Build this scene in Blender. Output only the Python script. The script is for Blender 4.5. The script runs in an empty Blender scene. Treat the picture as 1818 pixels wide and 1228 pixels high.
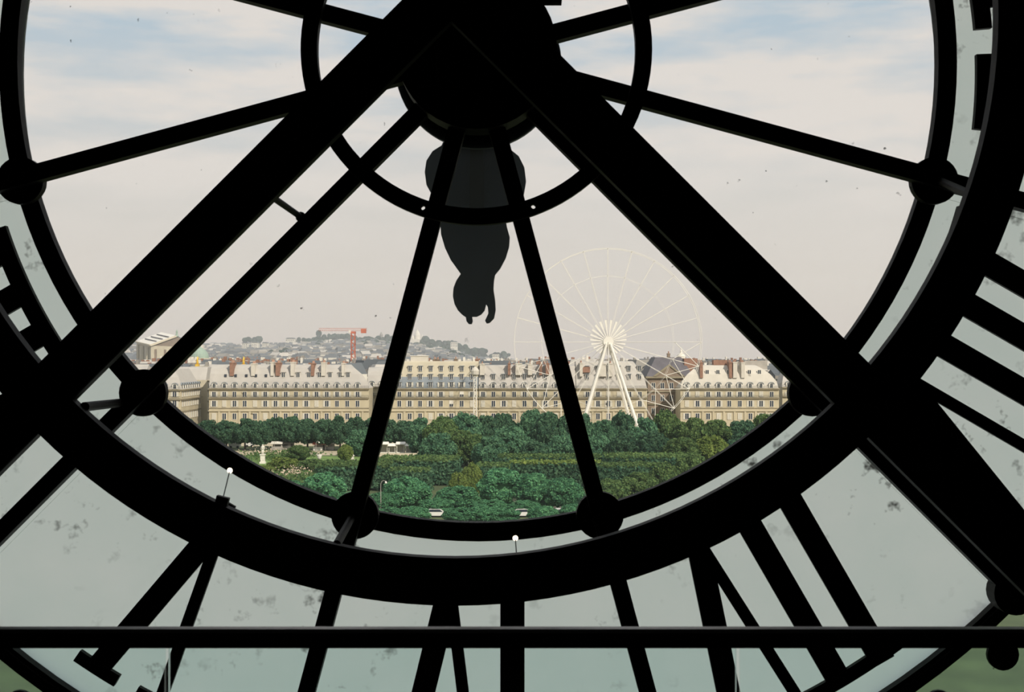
import bpy, math, random
import numpy as np
from mathutils import Vector, Matrix

# ------------------------------------------------------------------ camera, sky, sun, exposure
S = bpy.context.scene
COL = S.collection
F = 2236.0            # focal length in pixels of the 1818 px wide frame
CX, HY = 909.0, 632.0  # principal column, horizon row
H = 28.0              # eye height above the garden

cam_d = bpy.data.cameras.new('camera')
cam = bpy.data.objects.new('camera', cam_d)
COL.objects.link(cam)
cam.location = (0, 0, H)
cam.rotation_euler = (math.pi / 2, 0, 0)
cam_d.sensor_width = 36.0
cam_d.lens = F / 1818.0 * 36.0
cam_d.shift_y = (HY - 614.0) / 1818.0
cam_d.clip_start = 0.05
cam_d.clip_end = 20000
cam_d.dof.use_dof = True
cam_d.dof.focus_distance = 300.0
cam_d.dof.aperture_fstop = 13.0
S.camera = cam

S.view_settings.view_transform = 'Standard'
S.view_settings.look = 'None'
S.view_settings.gamma = 1.0
S.view_settings.use_curve_mapping = False
S.view_settings.exposure = 0.0
S.cycles.use_denoising = True
S.cycles.transparent_max_bounces = 32
S.cycles.max_bounces = 8
S.cycles.volume_bounces = 1

world = bpy.data.worlds.new('hazy_sky')
S.world = world
world.use_nodes = True
nt = world.node_tree
nt.nodes.clear()


def N(t, kind, **kw):
    n = t.nodes.new(kind)
    for k, v in kw.items():
        setattr(n, k, v)
    return n


def ramp(t, stops, interp='LINEAR'):
    n = t.nodes.new('ShaderNodeValToRGB')
    cr = n.color_ramp
    cr.interpolation = interp
    while len(cr.elements) < len(stops):
        cr.elements.new(0.5)
    for e, (p, c) in zip(cr.elements, stops):
        e.position = p
        e.color = c if len(c) == 4 else (*c, 1)
    return n


tc = N(nt, 'ShaderNodeTexCoord')
sep = N(nt, 'ShaderNodeSeparateXYZ')
nt.links.new(tc.outputs['Generated'], sep.inputs[0])
grad = ramp(nt, [(0.0, (0.62, 0.555, 0.50)), (0.06, (0.66, 0.61, 0.55)), (0.13, (0.63, 0.62, 0.595)), (0.25, (0.44, 0.545, 0.63)), (1.0, (0.40, 0.53, 0.66))])
nt.links.new(sep.outputs['Z'], grad.inputs[0])
mp = N(nt, 'ShaderNodeMapping')
mp.inputs['Rotation'].default_value = (0, math.radians(-9), 0)
mp.inputs['Scale'].default_value = (3.2, 3.2, 16.0)
nt.links.new(tc.outputs['Generated'], mp.inputs[0])
nz = N(nt, 'ShaderNodeTexNoise')
nz.inputs['Scale'].default_value = 2.2
nz.inputs['Detail'].default_value = 5.0
nz.inputs['Roughness'].default_value = 0.55
nt.links.new(mp.outputs[0], nz.inputs['Vector'])
cl = ramp(nt, [(0.36, (0, 0, 0)), (0.60, (1, 1, 1))])
nt.links.new(nz.outputs['Fac'], cl.inputs[0])
hmask = ramp(nt, [(0.05, (0, 0, 0)), (0.16, (1, 1, 1))])
nt.links.new(sep.outputs['Z'], hmask.inputs[0])
mul = N(nt, 'ShaderNodeMath', operation='MULTIPLY')
nt.links.new(cl.outputs[0], mul.inputs[0])
nt.links.new(hmask.outputs[0], mul.inputs[1])
mul2 = N(nt, 'ShaderNodeMath', operation='MULTIPLY')
nt.links.new(mul.outputs[0], mul2.inputs[0])
mul2.inputs[1].default_value = 0.9
mixc = N(nt, 'ShaderNodeMix', data_type='RGBA')
nt.links.new(mul2.outputs[0], mixc.inputs['Factor'])
nt.links.new(grad.outputs[0], mixc.inputs['A'])
mixc.inputs['B'].default_value = (0.75, 0.705, 0.66, 1)
bg = N(nt, 'ShaderNodeBackground')
bg.inputs['Strength'].default_value = 1.14
nt.links.new(mixc.outputs['Result'], bg.inputs['Color'])
wo = N(nt, 'ShaderNodeOutputWorld')
nt.links.new(bg.outputs[0], wo.inputs['Surface'])

sun_d = bpy.data.lights.new('sun', 'SUN')
sun_d.energy = 4.3
sun_d.angle = math.radians(0.6)
sun_d.color = (1.0, 0.93, 0.80)
sun = bpy.data.objects.new('sun', sun_d)
COL.objects.link(sun)
SUNV = Vector((0.46, -0.68, 0.60)).normalized()
sun.rotation_euler = SUNV.to_track_quat('Z', 'Y').to_euler()
sun.location = SUNV * 200

random.seed(7)
rng = np.random.default_rng(7)


# ------------------------------------------------------------------ helpers
def W(px, py, D):
    """photo pixel at distance D -> world point"""
    return Vector(((px - CX) / F * D, D, H - (py - HY) / F * D))


def X(px, D):
    return (px - CX) / F * D


def Z(py, D):
    return H - (py - HY) / F * D


class MB:
    def __init__(s):
        s.v, s.f, s.m = [], [], []
        s.cur = 0

    def add(s, vs, fs):
        b = len(s.v)
        s.v += [tuple(p) for p in vs]
        for f in fs:
            s.f.append(tuple(b + i for i in f))
            s.m.append(s.cur)
        return s

    def mat(s, i):
        s.cur = i
        return s

    def box(s, x0, x1, y0, y1, z0, z1):
        return s.add([(x0, y0, z0), (x1, y0, z0), (x1, y1, z0), (x0, y1, z0), (x0, y0, z1), (x1, y0, z1), (x1, y1, z1), (x0, y1, z1)],
                     [(0, 3, 2, 1), (4, 5, 6, 7), (0, 1, 5, 4), (1, 2, 6, 5), (2, 3, 7, 6), (3, 0, 4, 7)])

    def prism(s, poly, y0, y1):
        """poly: list of (x,z) counter-clockwise seen from -y"""
        n = len(poly)
        vs = [(x, y0, z) for x, z in poly] + [(x, y1, z) for x, z in poly]
        fs = [tuple(range(n)), tuple(range(2 * n - 1, n - 1, -1))]
        fs += [(i, i + n, (i + 1) % n + n, (i + 1) % n) for i in range(n)]
        return s.add(vs, fs)

    def prism_x(s, poly, x0, x1):
        """poly: list of (y,z); extruded along x"""
        n = len(poly)
        vs = [(x0, y, z) for y, z in poly] + [(x1, y, z) for y, z in poly]
        fs = [tuple(range(n)), tuple(range(2 * n - 1, n - 1, -1))]
        fs += [(i, i + n, (i + 1) % n + n, (i + 1) % n) for i in range(n)]
        return s.add(vs, fs)

    def arc(s, cx, cz, r0, r1, a0, a1, y0, y1, n):
        closed = abs((a1 - a0) - 2 * math.pi) < 1e-6
        k = n if closed else n + 1
        vs = []
        for i in range(k):
            a = a0 + (a1 - a0) * i / n
            c, q = math.cos(a), math.sin(a)
            vs += [(cx + r0 * c, y0, cz + r0 * q), (cx + r1 * c, y0, cz + r1 * q), (cx + r1 * c, y1, cz + r1 * q), (cx + r0 * c, y1, cz + r0 * q)]
        fs = []
        for i in range(n):
            a, b = 4 * i, 4 * ((i + 1) % k)
            fs += [(a, a + 1, b + 1, b), (a + 1, a + 2, b + 2, b + 1), (a + 2, a + 3, b + 3, b + 2), (a + 3, a, b, b + 3)]
        if not closed:
            e = 4 * n
            fs += [(0, 3, 2, 1), (e, e + 1, e + 2, e + 3)]
        return s.add(vs, fs)

    def disc(s, cx, cz, r, y0, y1, n=24):
        return s.prism([(cx + r * math.cos(2 * math.pi * i / n), cz + r * math.sin(2 * math.pi * i / n)) for i in range(n)], y0, y1)

    def tube(s, p, q, r, n=6, r2=None):
        p, q = Vector(p), Vector(q)
        d = (q - p).normalized()
        u = d.orthogonal().normalized()
        w = d.cross(u)
        r2 = r if r2 is None else r2
        vs = []
        for c, rr in ((p, r), (q, r2)):
            for i in range(n):
                a = 2 * math.pi * i / n
                vs.append(c + u * (rr * math.cos(a)) + w * (rr * math.sin(a)))
        fs = [(i, (i + 1) % n, (i + 1) % n + n, i + n) for i in range(n)]
        fs += [tuple(range(n - 1, -1, -1)), tuple(range(n, 2 * n))]
        return s.add(vs, fs)

    def bar(s, p, q, w, d, up=(0, 1, 0)):
        """rectangular bar from p to q, width w across, depth d along up"""
        p, q, up = Vector(p), Vector(q), Vector(up)
        t = (q - p).normalized()
        c = t.cross(up).normalized() * (w / 2)
        u = up.normalized() * (d / 2)
        vs = [p - c - u, p + c - u, p + c + u, p - c + u, q - c - u, q + c - u, q + c + u, q - c + u]
        return s.add(vs, [(0, 3, 2, 1), (4, 5, 6, 7), (0, 1, 5, 4), (1, 2, 6, 5), (2, 3, 7, 6), (3, 0, 4, 7)])

    def lathe(s, prof, c=(0, 0, 0), n=12):
        """prof: (radius, z) from bottom to top"""
        c = Vector(c)
        vs = []
        for r, z in prof:
            for i in range(n):
                a = 2 * math.pi * i / n
                vs.append((c.x + r * math.cos(a), c.y + r * math.sin(a), c.z + z))
        fs = []
        for j in range(len(prof) - 1):
            for i in range(n):
                fs.append((j * n + i, j * n + (i + 1) % n, (j + 1) * n + (i + 1) % n, (j + 1) * n + i))
        fs += [tuple(range(n - 1, -1, -1)), tuple(range((len(prof) - 1) * n, len(prof) * n))]
        return s.add(vs, fs)

    def ball(s, c, rx, ry=None, rz=None, n=10, m=6):
        ry = rx if ry is None else ry
        rz = rx if rz is None else rz
        vs = [(c[0], c[1], c[2] - rz)]
        for j in range(1, m):
            t = -math.pi / 2 + math.pi * j / m
            for i in range(n):
                a = 2 * math.pi * i / n
                vs.append((c[0] + rx * math.cos(t) * math.cos(a), c[1] + ry * math.cos(t) * math.sin(a), c[2] + rz * math.sin(t)))
        vs.append((c[0], c[1], c[2] + rz))
        fs = [(0, 1 + (i + 1) % n, 1 + i) for i in range(n)]
        for j in range(m - 2):
            for i in range(n):
                a = 1 + j * n
                fs.append((a + i, a + (i + 1) % n, a + n + (i + 1) % n, a + n + i))
        e = len(vs) - 1
        a = 1 + (m - 2) * n
        fs += [(a + i, a + (i + 1) % n, e) for i in range(n)]
        return s.add(vs, fs)

    def mesh(s, name, mats, off=(0, 0, 0), smooth=False):
        me = bpy.data.meshes.new(name)
        o = Vector(off)
        me.from_pydata([tuple(Vector(p) - o) for p in s.v], [], s.f)
        for m in (mats if isinstance(mats, (list, tuple)) else [mats]):
            me.materials.append(m)
        if any(s.m):
            me.polygons.foreach_set('material_index', s.m)
        if smooth:
            me.polygons.foreach_set('use_smooth', [True] * len(me.polygons))
        me.update()
        return me

    def build(s, name, mats, parent=None, smooth=False, loc=None, rot=None):
        """world-space geometry -> object (its origin follows the parent)"""
        off = (0, 0, 0)
        if parent is not None:
            off = WLOC[parent.name]
        elif loc is None:
            a = np.array(s.v)
            lo, hi = a.min(0), a.max(0)
            off = ((lo[0] + hi[0]) / 2, (lo[1] + hi[1]) / 2, lo[2])
        me = s.mesh(name, mats, off, smooth)
        o = bpy.data.objects.new(name, me)
        COL.objects.link(o)
        if parent is not None:
            o.parent = parent
        else:
            o.location = off
        WLOC[o.name] = Vector(off)
        return o


WLOC = {}


def empty(name, loc):
    o = bpy.data.objects.new(name, None)
    o.empty_display_size = 0.2
    COL.objects.link(o)
    o.location = loc
    WLOC[o.name] = Vector(loc)
    return o


def inst(name, me, parent=None, loc=(0, 0, 0), rot=(0, 0, 0), scl=(1, 1, 1)):
    """object that shares mesh data, loc in world space (unrotated parents)"""
    o = bpy.data.objects.new(name, me)
    COL.objects.link(o)
    o.parent = parent
    base = WLOC[parent.name] if parent is not None else Vector((0, 0, 0))
    o.location = Vector(loc) - base
    o.rotation_euler = rot
    o.scale = scl
    WLOC[o.name] = Vector(loc)
    return o


def tag(o, label=None, cat=None, group=None, kind=None):
    if label:
        o['label'] = label
    if cat:
        o['category'] = cat
    if group:
        o['group'] = group
    if kind:
        o['kind'] = kind
    return o


MATS = {}


def pbr(name, col, rough=0.7, metal=0.0, spec=0.5, var=0.0, scale=5.0, bump=0.0, col2=None, coord='Object', obj_var=0.0):
    m = bpy.data.materials.new(name)
    m.use_nodes = True
    t = m.node_tree
    b = t.nodes['Principled BSDF']
    b.inputs['Roughness'].default_value = rough
    b.inputs['Metallic'].default_value = metal
    b.inputs['Specular IOR Level'].default_value = spec
    b.inputs['Base Color'].default_value = (*col, 1)
    if var or col2:
        c2 = col2 or tuple(c * (1 - var) for c in col)
        tx = N(t, 'ShaderNodeTexCoord')
        no = N(t, 'ShaderNodeTexNoise')
        no.inputs['Scale'].default_value = scale
        no.inputs['Detail'].default_value = 4
        t.links.new(tx.outputs[coord], no.inputs['Vector'])
        r = ramp(t, [(0.35, c2), (0.65, col)])
        t.links.new(no.outputs['Fac'], r.inputs[0])
        out = r.outputs[0]
        if obj_var:
            oi = N(t, 'ShaderNodeObjectInfo')
            mr = N(t, 'ShaderNodeMapRange')
            mr.inputs['To Min'].default_value = 1 - obj_var
            mr.inputs['To Max'].default_value = 1 + obj_var
            t.links.new(oi.outputs['Random'], mr.inputs['Value'])
            hs = N(t, 'ShaderNodeHueSaturation')
            t.links.new(mr.outputs[0], hs.inputs['Value'])
            t.links.new(out, hs.inputs['Color'])
            out = hs.outputs[0]
        t.links.new(out, b.inputs['Base Color'])
        if bump:
            bp = N(t, 'ShaderNodeBump')
            bp.inputs['Strength'].default_value = bump
            bp.inputs['Distance'].default_value = 0.02
            t.links.new(no.outputs['Fac'], bp.inputs['Height'])
            t.links.new(bp.outputs[0], b.inputs['Normal'])
    MATS[name] = m
    return m


# ------------------------------------------------------------------ materials
iron = pbr('black_iron', (0.010, 0.007, 0.006), 0.6, 0.0, 0.15, 0.4, 9.0, 0.15)
iron_out = pbr('weathered_iron', (0.014, 0.023, 0.044), 0.7, 0.0, 0.3, 0.4, 6.0)
steel = pbr('rail_steel', (0.014, 0.012, 0.012), 0.30, 0.3, 0.5, 0.3, 8.0)
plaster = pbr('dark_plaster', (0.06, 0.055, 0.05), 0.9, var=0.2, scale=2.0)
boards = pbr('floor_boards', (0.09, 0.06, 0.04), 0.6, var=0.4, scale=3.0)


def clear_glass(name, tint, dust=0.03, specks=True):
    m = bpy.data.materials.new(name)
    m.use_nodes = True
    t = m.node_tree
    t.nodes.clear()
    out = N(t, 'ShaderNodeOutputMaterial')
    tr = N(t, 'ShaderNodeBsdfTransparent')
    tr.inputs['Color'].default_value = (*tint, 1)
    gl = N(t, 'ShaderNodeBsdfGlossy')
    gl.inputs['Roughness'].default_value = 0.02
    fr = N(t, 'ShaderNodeFresnel')
    fr.inputs['IOR'].default_value = 1.3
    mx = N(t, 'ShaderNodeMixShader')
    t.links.new(fr.outputs[0], mx.inputs[0])
    t.links.new(tr.outputs[0], mx.inputs[1])
    t.links.new(gl.outputs[0], mx.inputs[2])
    tl = N(t, 'ShaderNodeBsdfTranslucent')
    tl.inputs['Color'].default_value = (0.8, 0.86, 0.86, 1)
    md = N(t, 'ShaderNodeMixShader')
    md.inputs[0].default_value = dust
    t.links.new(mx.outputs[0], md.inputs[1])
    t.links.new(tl.outputs[0], md.inputs[2])
    last = md
    if specks:
        tx = N(t, 'ShaderNodeTexCoord')
        vo = N(t, 'ShaderNodeTexNoise')
        vo.inputs['Scale'].default_value = 26.0
        vo.inputs['Detail'].default_value = 2.0
        t.links.new(tx.outputs['Object'], vo.inputs['Vector'])
        big = N(t, 'ShaderNodeTexNoise')
        big.inputs['Scale'].default_value = 1.9
        t.links.new(tx.outputs['Object'], big.inputs['Vector'])
        r1 = ramp(t, [(0.73, (0, 0, 0)), (0.78, (1, 1, 1))])
        t.links.new(vo.outputs['Fac'], r1.inputs[0])
        r2 = ramp(t, [(0.50, (0, 0, 0)), (0.62, (0.8, 0.8, 0.8))])
        t.links.new(big.outputs['Fac'], r2.inputs[0])
        ml = N(t, 'ShaderNodeMath', operation='MULTIPLY')
        t.links.new(r1.outputs[0], ml.inputs[0])
        t.links.new(r2.outputs[0], ml.inputs[1])
        df = N(t, 'ShaderNodeBsdfDiffuse')
        df.inputs['Color'].default_value = (0.05, 0.045, 0.04, 1)
        ms = N(t, 'ShaderNodeMixShader')
        t.links.new(ml.outputs[0], ms.inputs[0])
        t.links.new(md.outputs[0], ms.inputs[1])
        t.links.new(df.outputs[0], ms.inputs[2])
        last = ms
    t.links.new(last.outputs[0], out.inputs[0])
    return m


def opal_glass(name):
    m = bpy.data.materials.new(name)
    m.use_nodes = True
    t = m.node_tree
    t.nodes.clear()
    out = N(t, 'ShaderNodeOutputMaterial')
    tl = N(t, 'ShaderNodeBsdfTranslucent')
    df = N(t, 'ShaderNodeBsdfDiffuse')
    mx = N(t, 'ShaderNodeMixShader')
    mx.inputs[0].default_value = 0.04
    tx = N(t, 'ShaderNodeTexCoord')
    # soot: sparse soft blotches and a few sharper spots
    a = N(t, 'ShaderNodeTexNoise')
    a.inputs['Scale'].default_value = 9.0
    a.inputs['Detail'].default_value = 3.0
    a.inputs['Roughness'].default_value = 0.65
    t.links.new(tx.outputs['Object'], a.inputs['Vector'])
    ra = ramp(t, [(0.585, (0, 0, 0)), (0.70, (1, 1, 1))])
    t.links.new(a.outputs['Fac'], ra.inputs[0])
    b = N(t, 'ShaderNodeTexNoise')
    b.inputs['Scale'].default_value = 1.1
    t.links.new(tx.outputs['Object'], b.inputs['Vector'])
    rb = ramp(t, [(0.42, (0, 0, 0)), (0.62, (1, 1, 1))])
    t.links.new(b.outputs['Fac'], rb.inputs[0])
    ml = N(t, 'ShaderNodeMath', operation='MULTIPLY')
    t.links.new(ra.outputs[0], ml.inputs[0])
    t.links.new(rb.outputs[0], ml.inputs[1])
    c = N(t, 'ShaderNodeTexNoise')
    c.inputs['Scale'].default_value = 2.5
    c.inputs['Detail'].default_value = 6
    t.links.new(tx.outputs['Object'], c.inputs['Vector'])
    rc = ramp(t, [(0.3, (0.90, 0.95, 0.93)), (0.7, (0.97, 0.99, 0.975))])
    t.links.new(c.outputs['Fac'], rc.inputs[0])
    mc = N(t, 'ShaderNodeMix', data_type='RGBA')
    t.links.new(ml.outputs[0], mc.inputs['Factor'])
    t.links.new(rc.outputs[0], mc.inputs['A'])
    mc.inputs['B'].default_value = (0.10, 0.10, 0.095, 1)
    t.links.new(mc.outputs['Result'], tl.inputs['Color'])
    t.links.new(mc.outputs['Result'], df.inputs['Color'])
    t.links.new(tl.outputs[0], mx.inputs[1])
    t.links.new(df.outputs[0], mx.inputs[2])
    t.links.new(mx.outputs[0], out.inputs[0])
    return m


def leaf_mat(name, c1, c2, obj_var=0.12):
    m = bpy.data.materials.new(name)
    m.use_nodes = True
    t = m.node_tree
    t.nodes.clear()
    out = N(t, 'ShaderNodeOutputMaterial')
    geo = N(t, 'ShaderNodeNewGeometry')
    r = ramp(t, [(0.0, c2), (1.0, c1)])
    t.links.new(geo.outputs['Random Per Island'], r.inputs[0])
    oi = N(t, 'ShaderNodeObjectInfo')
    mr = N(t, 'ShaderNodeMapRange')
    mr.inputs['To Min'].default_value = 1 - obj_var
    mr.inputs['To Max'].default_value = 1 + obj_var
    t.links.new(oi.outputs['Random'], mr.inputs['Value'])
    hs = N(t, 'ShaderNodeHueSaturation')
    t.links.new(mr.outputs[0], hs.inputs['Value'])
    t.links.new(r.outputs[0], hs.inputs['Color'])
    df = N(t, 'ShaderNodeBsdfDiffuse')
    tl = N(t, 'ShaderNodeBsdfTranslucent')
    t.links.new(hs.outputs[0], df.inputs['Color'])
    t.links.new(hs.outputs[0], tl.inputs['Color'])
    mx = N(t, 'ShaderNodeMixShader')
    mx.inputs[0].default_value = 0.3
    t.links.new(df.outputs[0], mx.inputs[1])
    t.links.new(tl.outputs[0], mx.inputs[2])
    t.links.new(mx.outputs[0], out.inputs[0])
    return m


glass = clear_glass('clear_glass', (0.98, 0.972, 0.966))
minute_glass = clear_glass('minute_track_glass', (0.93, 0.95, 0.94), 0.05)
rail_glass = clear_glass('railing_glass', (0.90, 0.965, 0.96), 0.0, False)
opal = opal_glass('opal_glass')
plain_glass = clear_glass('plain_glass', (1.0, 1.0, 1.0), 0.0, False)

stone = pbr('cream_stone', (0.50, 0.44, 0.31), 0.9, var=0.14, scale=0.25, obj_var=0.05)
stone_b = pbr('pale_stone', (0.53, 0.475, 0.36), 0.9, var=0.12, scale=0.25)
zinc = pbr('zinc_roof', (0.46, 0.43, 0.39), 0.55, var=0.10, scale=0.4)
slate = pbr('blue_slate', (0.23, 0.26, 0.285), 0.6, var=0.2, scale=0.5)
slate_dark = pbr('dark_slate', (0.12, 0.11, 0.125), 0.7, var=0.2, scale=0.5)
slate_brown = pbr('shaded_brown_stone', (0.26, 0.20, 0.15), 0.9, var=0.25, scale=0.4)  # shade of the pavilion walls and opera gable put into the brown
frame_white = pbr('window_paint', (0.68, 0.65, 0.58), 0.6, var=0.05, scale=2.0)
shutter_m = pbr('shutter_paint', (0.55, 0.52, 0.44), 0.7, var=0.1, scale=2.0)
pane_dark = pbr('window_pane', (0.035, 0.045, 0.065), 0.12, 0.0, 0.5, 0.3, 0.6)
ledge = pbr('weathered_ledge', (0.30, 0.26, 0.18), 0.9, var=0.25, scale=0.5)
rail_dark = pbr('balcony_iron', (0.055, 0.06, 0.05), 0.7, var=0.3, scale=1.0)
brick = pbr('red_brick', (0.30, 0.165, 0.115), 0.9, var=0.25, scale=1.2)
terra = pbr('terracotta', (0.42, 0.25, 0.18), 0.8, var=0.2, scale=2.0)
render_w = pbr('white_render', (0.58, 0.54, 0.47), 0.9, var=0.08, scale=0.6)
white_paint = pbr('white_paint', (0.80, 0.76, 0.68), 0.5, var=0.05, scale=1.0)
crane_red = pbr('crane_red', (0.50, 0.15, 0.09), 0.6, var=0.2, scale=0.4)
concrete = pbr('concrete', (0.40, 0.37, 0.33), 0.9, var=0.2, scale=0.5)
gold = pbr('gilding', (0.80, 0.52, 0.08), 0.4, 0.4, 0.5, 0.1, 1.0)
copper = pbr('verdigris', (0.30, 0.40, 0.32), 0.7, var=0.15, scale=0.3)
marble = pbr('marble', (0.74, 0.70, 0.62), 0.6, var=0.12, scale=2.0)
gravel = pbr('gravel', (0.47, 0.40, 0.28), 1.0, var=0.2, scale=0.3)
grass_m = pbr('lawn_grass', (0.16, 0.27, 0.06), 1.0, var=0.35, scale=0.4)
earth = pbr('garden_earth', (0.09, 0.12, 0.045), 1.0, var=0.4, scale=0.15)
bark = pbr('bark', (0.05, 0.04, 0.032), 0.95, var=0.3, scale=2.0)
far_wall = pbr('far_wall', (0.30, 0.28, 0.25), 0.9, var=0.3, scale=0.02)
far_roof = pbr('far_roof', (0.13, 0.145, 0.16), 0.8, var=0.3, scale=0.02)
far_white = pbr('far_white', (0.70, 0.66, 0.58), 0.9, var=0.1, scale=0.02)
hill_m = pbr('hill_ground', (0.12, 0.13, 0.10), 1.0, var=0.3, scale=0.01)
van_paint = pbr('vehicle_paint', (0.72, 0.70, 0.66), 0.35, var=0.05)
awning = pbr('red_awning', (0.55, 0.12, 0.06), 0.8, var=0.1, scale=1.0)
tyre = pbr('rubber', (0.02, 0.02, 0.02), 0.9, var=0.2)

leaf_teal = leaf_mat('plane_leaves', (0.14, 0.275, 0.145), (0.045, 0.120, 0.075))
leaf_fresh = leaf_mat('fresh_leaves', (0.150, 0.360, 0.165), (0.035, 0.120, 0.070))
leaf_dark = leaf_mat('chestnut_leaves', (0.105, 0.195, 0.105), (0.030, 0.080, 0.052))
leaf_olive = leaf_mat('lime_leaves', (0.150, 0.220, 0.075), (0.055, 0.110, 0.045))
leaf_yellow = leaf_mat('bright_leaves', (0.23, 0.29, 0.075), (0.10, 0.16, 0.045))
leaf_far = leaf_mat('hill_leaves', (0.035, 0.07, 0.045), (0.018, 0.04, 0.03))
petal = leaf_mat('rose_petals', (0.75, 0.62, 0.48), (0.55, 0.42, 0.30))

# ------------------------------------------------------------------ room
AX, AZ = -0.158, H + 1.363     # axis of the clock
FLOOR = H - 1.6
OPEN_R = 4.30
WY0, WY1 = 4.90, 6.16


def wall_with_hole(x0, x1, z0, z1, cx, cz, r, y0, y1, n=96):
    b = MB()
    inner, outer = [], []
    for i in range(n):
        a = 2 * math.pi * i / n
        c, q = math.cos(a), math.sin(a)
        inner.append((cx + r * c, cz + r * q))
        t = min((x1 - cx) / c if c > 1e-9 else 1e9, (x0 - cx) / c if c < -1e-9 else 1e9,
                (z1 - cz) / q if q > 1e-9 else 1e9, (z0 - cz) / q if q < -1e-9 else 1e9)
        outer.append((cx + t * c, cz + t * q))
    vs = []
    for (ix, iz), (ox, oz) in zip(inner, outer):
        vs += [(ix, y0, iz), (ox, y0, oz), (ox, y1, oz), (ix, y1, iz)]
    fs = []
    for i in range(n):
        a, c = 4 * i, 4 * ((i + 1) % n)
        fs += [(a, a + 1, c + 1, c), (a + 1, a + 2, c + 2, c + 1), (a + 2, a + 3, c + 3, c + 2), (a + 3, a, c, c + 3)]
    return b.add(vs, fs)


tag(wall_with_hole(-6.0, 6.0, 23.6, 34.4, AX, AZ, OPEN_R, WY0, WY1).build('wall_front', plaster), kind='structure')
tag(MB().box(-6.0, 6.0, -7.0, 2.62, FLOOR - 0.3, FLOOR).build('floor', boards), kind='structure')
tag(MB().box(-6.0, 6.0, 2.62, WY0, 23.6, 23.9).build('floor_lower', plaster), kind='structure')
tag(MB().box(-6.0, 6.0, 2.47, 2.62, 23.6, FLOOR - 0.3).build('wall_step', plaster), kind='structure')
tag(MB().box(-6.3, 6.3, -7.3, WY1, 34.4, 34.7).build('ceiling', plaster), kind='structure')
tag(MB().box(-6.3, -6.0, -7.3, WY1, 23.6, 34.4).build('wall_left', plaster), kind='structure')
tag(MB().box(6.0, 6.3, -7.3, WY1, 23.6, 34.4).build('wall_right', plaster), kind='structure')
tag(MB().box(-6.0, 6.0, -7.3, -7.0, 23.6, 34.4).build('wall_back', plaster), kind='structure')

# ------------------------------------------------------------------ the clock dial
clock = empty('clock', (AX, 6.0, AZ - 4.28))
tag(clock, 'huge round glass clock dial with black iron spokes and Roman numerals seen from behind', 'clock')
R2 = math.radians
RIM0, RIM1 = 2.136, 2.222
BAND0, BAND1 = 3.553, 3.632

# glass: clear sectors inside the rim, opal sectors behind the numerals, clear minute track outside
for k in range(12):
    a0, a1 = R2(15 + 30 * k), R2(45 + 30 * k)
    MB().arc(AX, AZ, 0.30, RIM0 + 0.02, a0, a1, 5.885, 5.897, 14).build('clear_pane', glass, clock)
    ob = MB().arc(AX, AZ, RIM1 - 0.02, BAND0 + 0.02, a0, a1, 6.075, 6.085, 14)
    ob.m = [1 if (i % 4 == 0 and i < 56) else 0 for i in range(len(ob.f))]   # clear glass flashed with opal on its outer face
    ob.build('opal_pane', [opal, plain_glass], clock)
    MB().arc(AX, AZ, BAND1 - 0.02, OPEN_R - 0.10, a0, a1, 6.075, 6.085, 14).build('minute_track_pane', minute_glass, clock)

r = MB()
r.arc(AX, AZ, RIM0, RIM1, 0, 2 * math.pi, 5.84, 5.90, 144)
r.arc(AX, AZ, RIM1 - 0.016, RIM1 + 0.004, 0, 2 * math.pi, 5.90, 6.10, 144)
r.build('rim', iron, clock)
MB().arc(AX, AZ, RIM0 + 0.035, RIM0 + 0.050, 0, 2 * math.pi, 5.822, 5.84, 144).build('rim_bead', iron, clock)
r = MB()
r.arc(AX, AZ, BAND0, BAND1, 0, 2 * math.pi, 6.03, 6.12, 144)
r.build('numeral_band', iron, clock)
MB().arc(AX, AZ, BAND0 + 0.02, BAND0 + 0.035, 0, 2 * math.pi, 6.015, 6.03, 144).build('band_bead', iron, clock)
MB().arc(AX, AZ, OPEN_R - 0.12, OPEN_R, 0, 2 * math.pi, 6.0, 6.15, 144).build('outer_frame', iron, clock)

for k in range(12):
    a = R2(15 + 30 * k)
    c, q = math.cos(a), math.sin(a)
    P = lambda rr, y: (AX + rr * c, y, AZ + rr * q)
    MB().bar(P(0.28, 5.70), P(RIM0 + 0.06, 5.72), 0.076, 0.07).build('spoke', iron, clock)
    MB().bar(P(RIM1 - 0.03, 5.72), P(3.50, 5.72), 0.076, 0.07).build('numeral_spoke', iron, clock)
    b = MB()
    b.disc(AX + 2.165 * c, AZ + 2.165 * q, 0.108, 5.755, 5.80, 28)
    b.disc(AX + 2.165 * c, AZ + 2.165 * q, 0.085, 5.80, 5.86, 28)
    b.build('boss', iron, clock)
    b = MB().disc(AX + 3.44 * c, AZ + 3.44 * q, 0.10, 5.68, 5.78, 24)
    b.tube(P(3.46, 5.76), P(3.59, 6.04), 0.04, 8)
    b.build('boss', iron, clock)
dot_me = MB().disc(0, 0, 0.076, -0.012, 0.012, 20).mesh('minute_dot', iron)
for k in range(60):
    a = R2(6 * k)
    inst('minute_dot', dot_me, clock, (AX + 3.764 * math.cos(a), 6.062, AZ + 3.764 * math.sin(a)))


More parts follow.
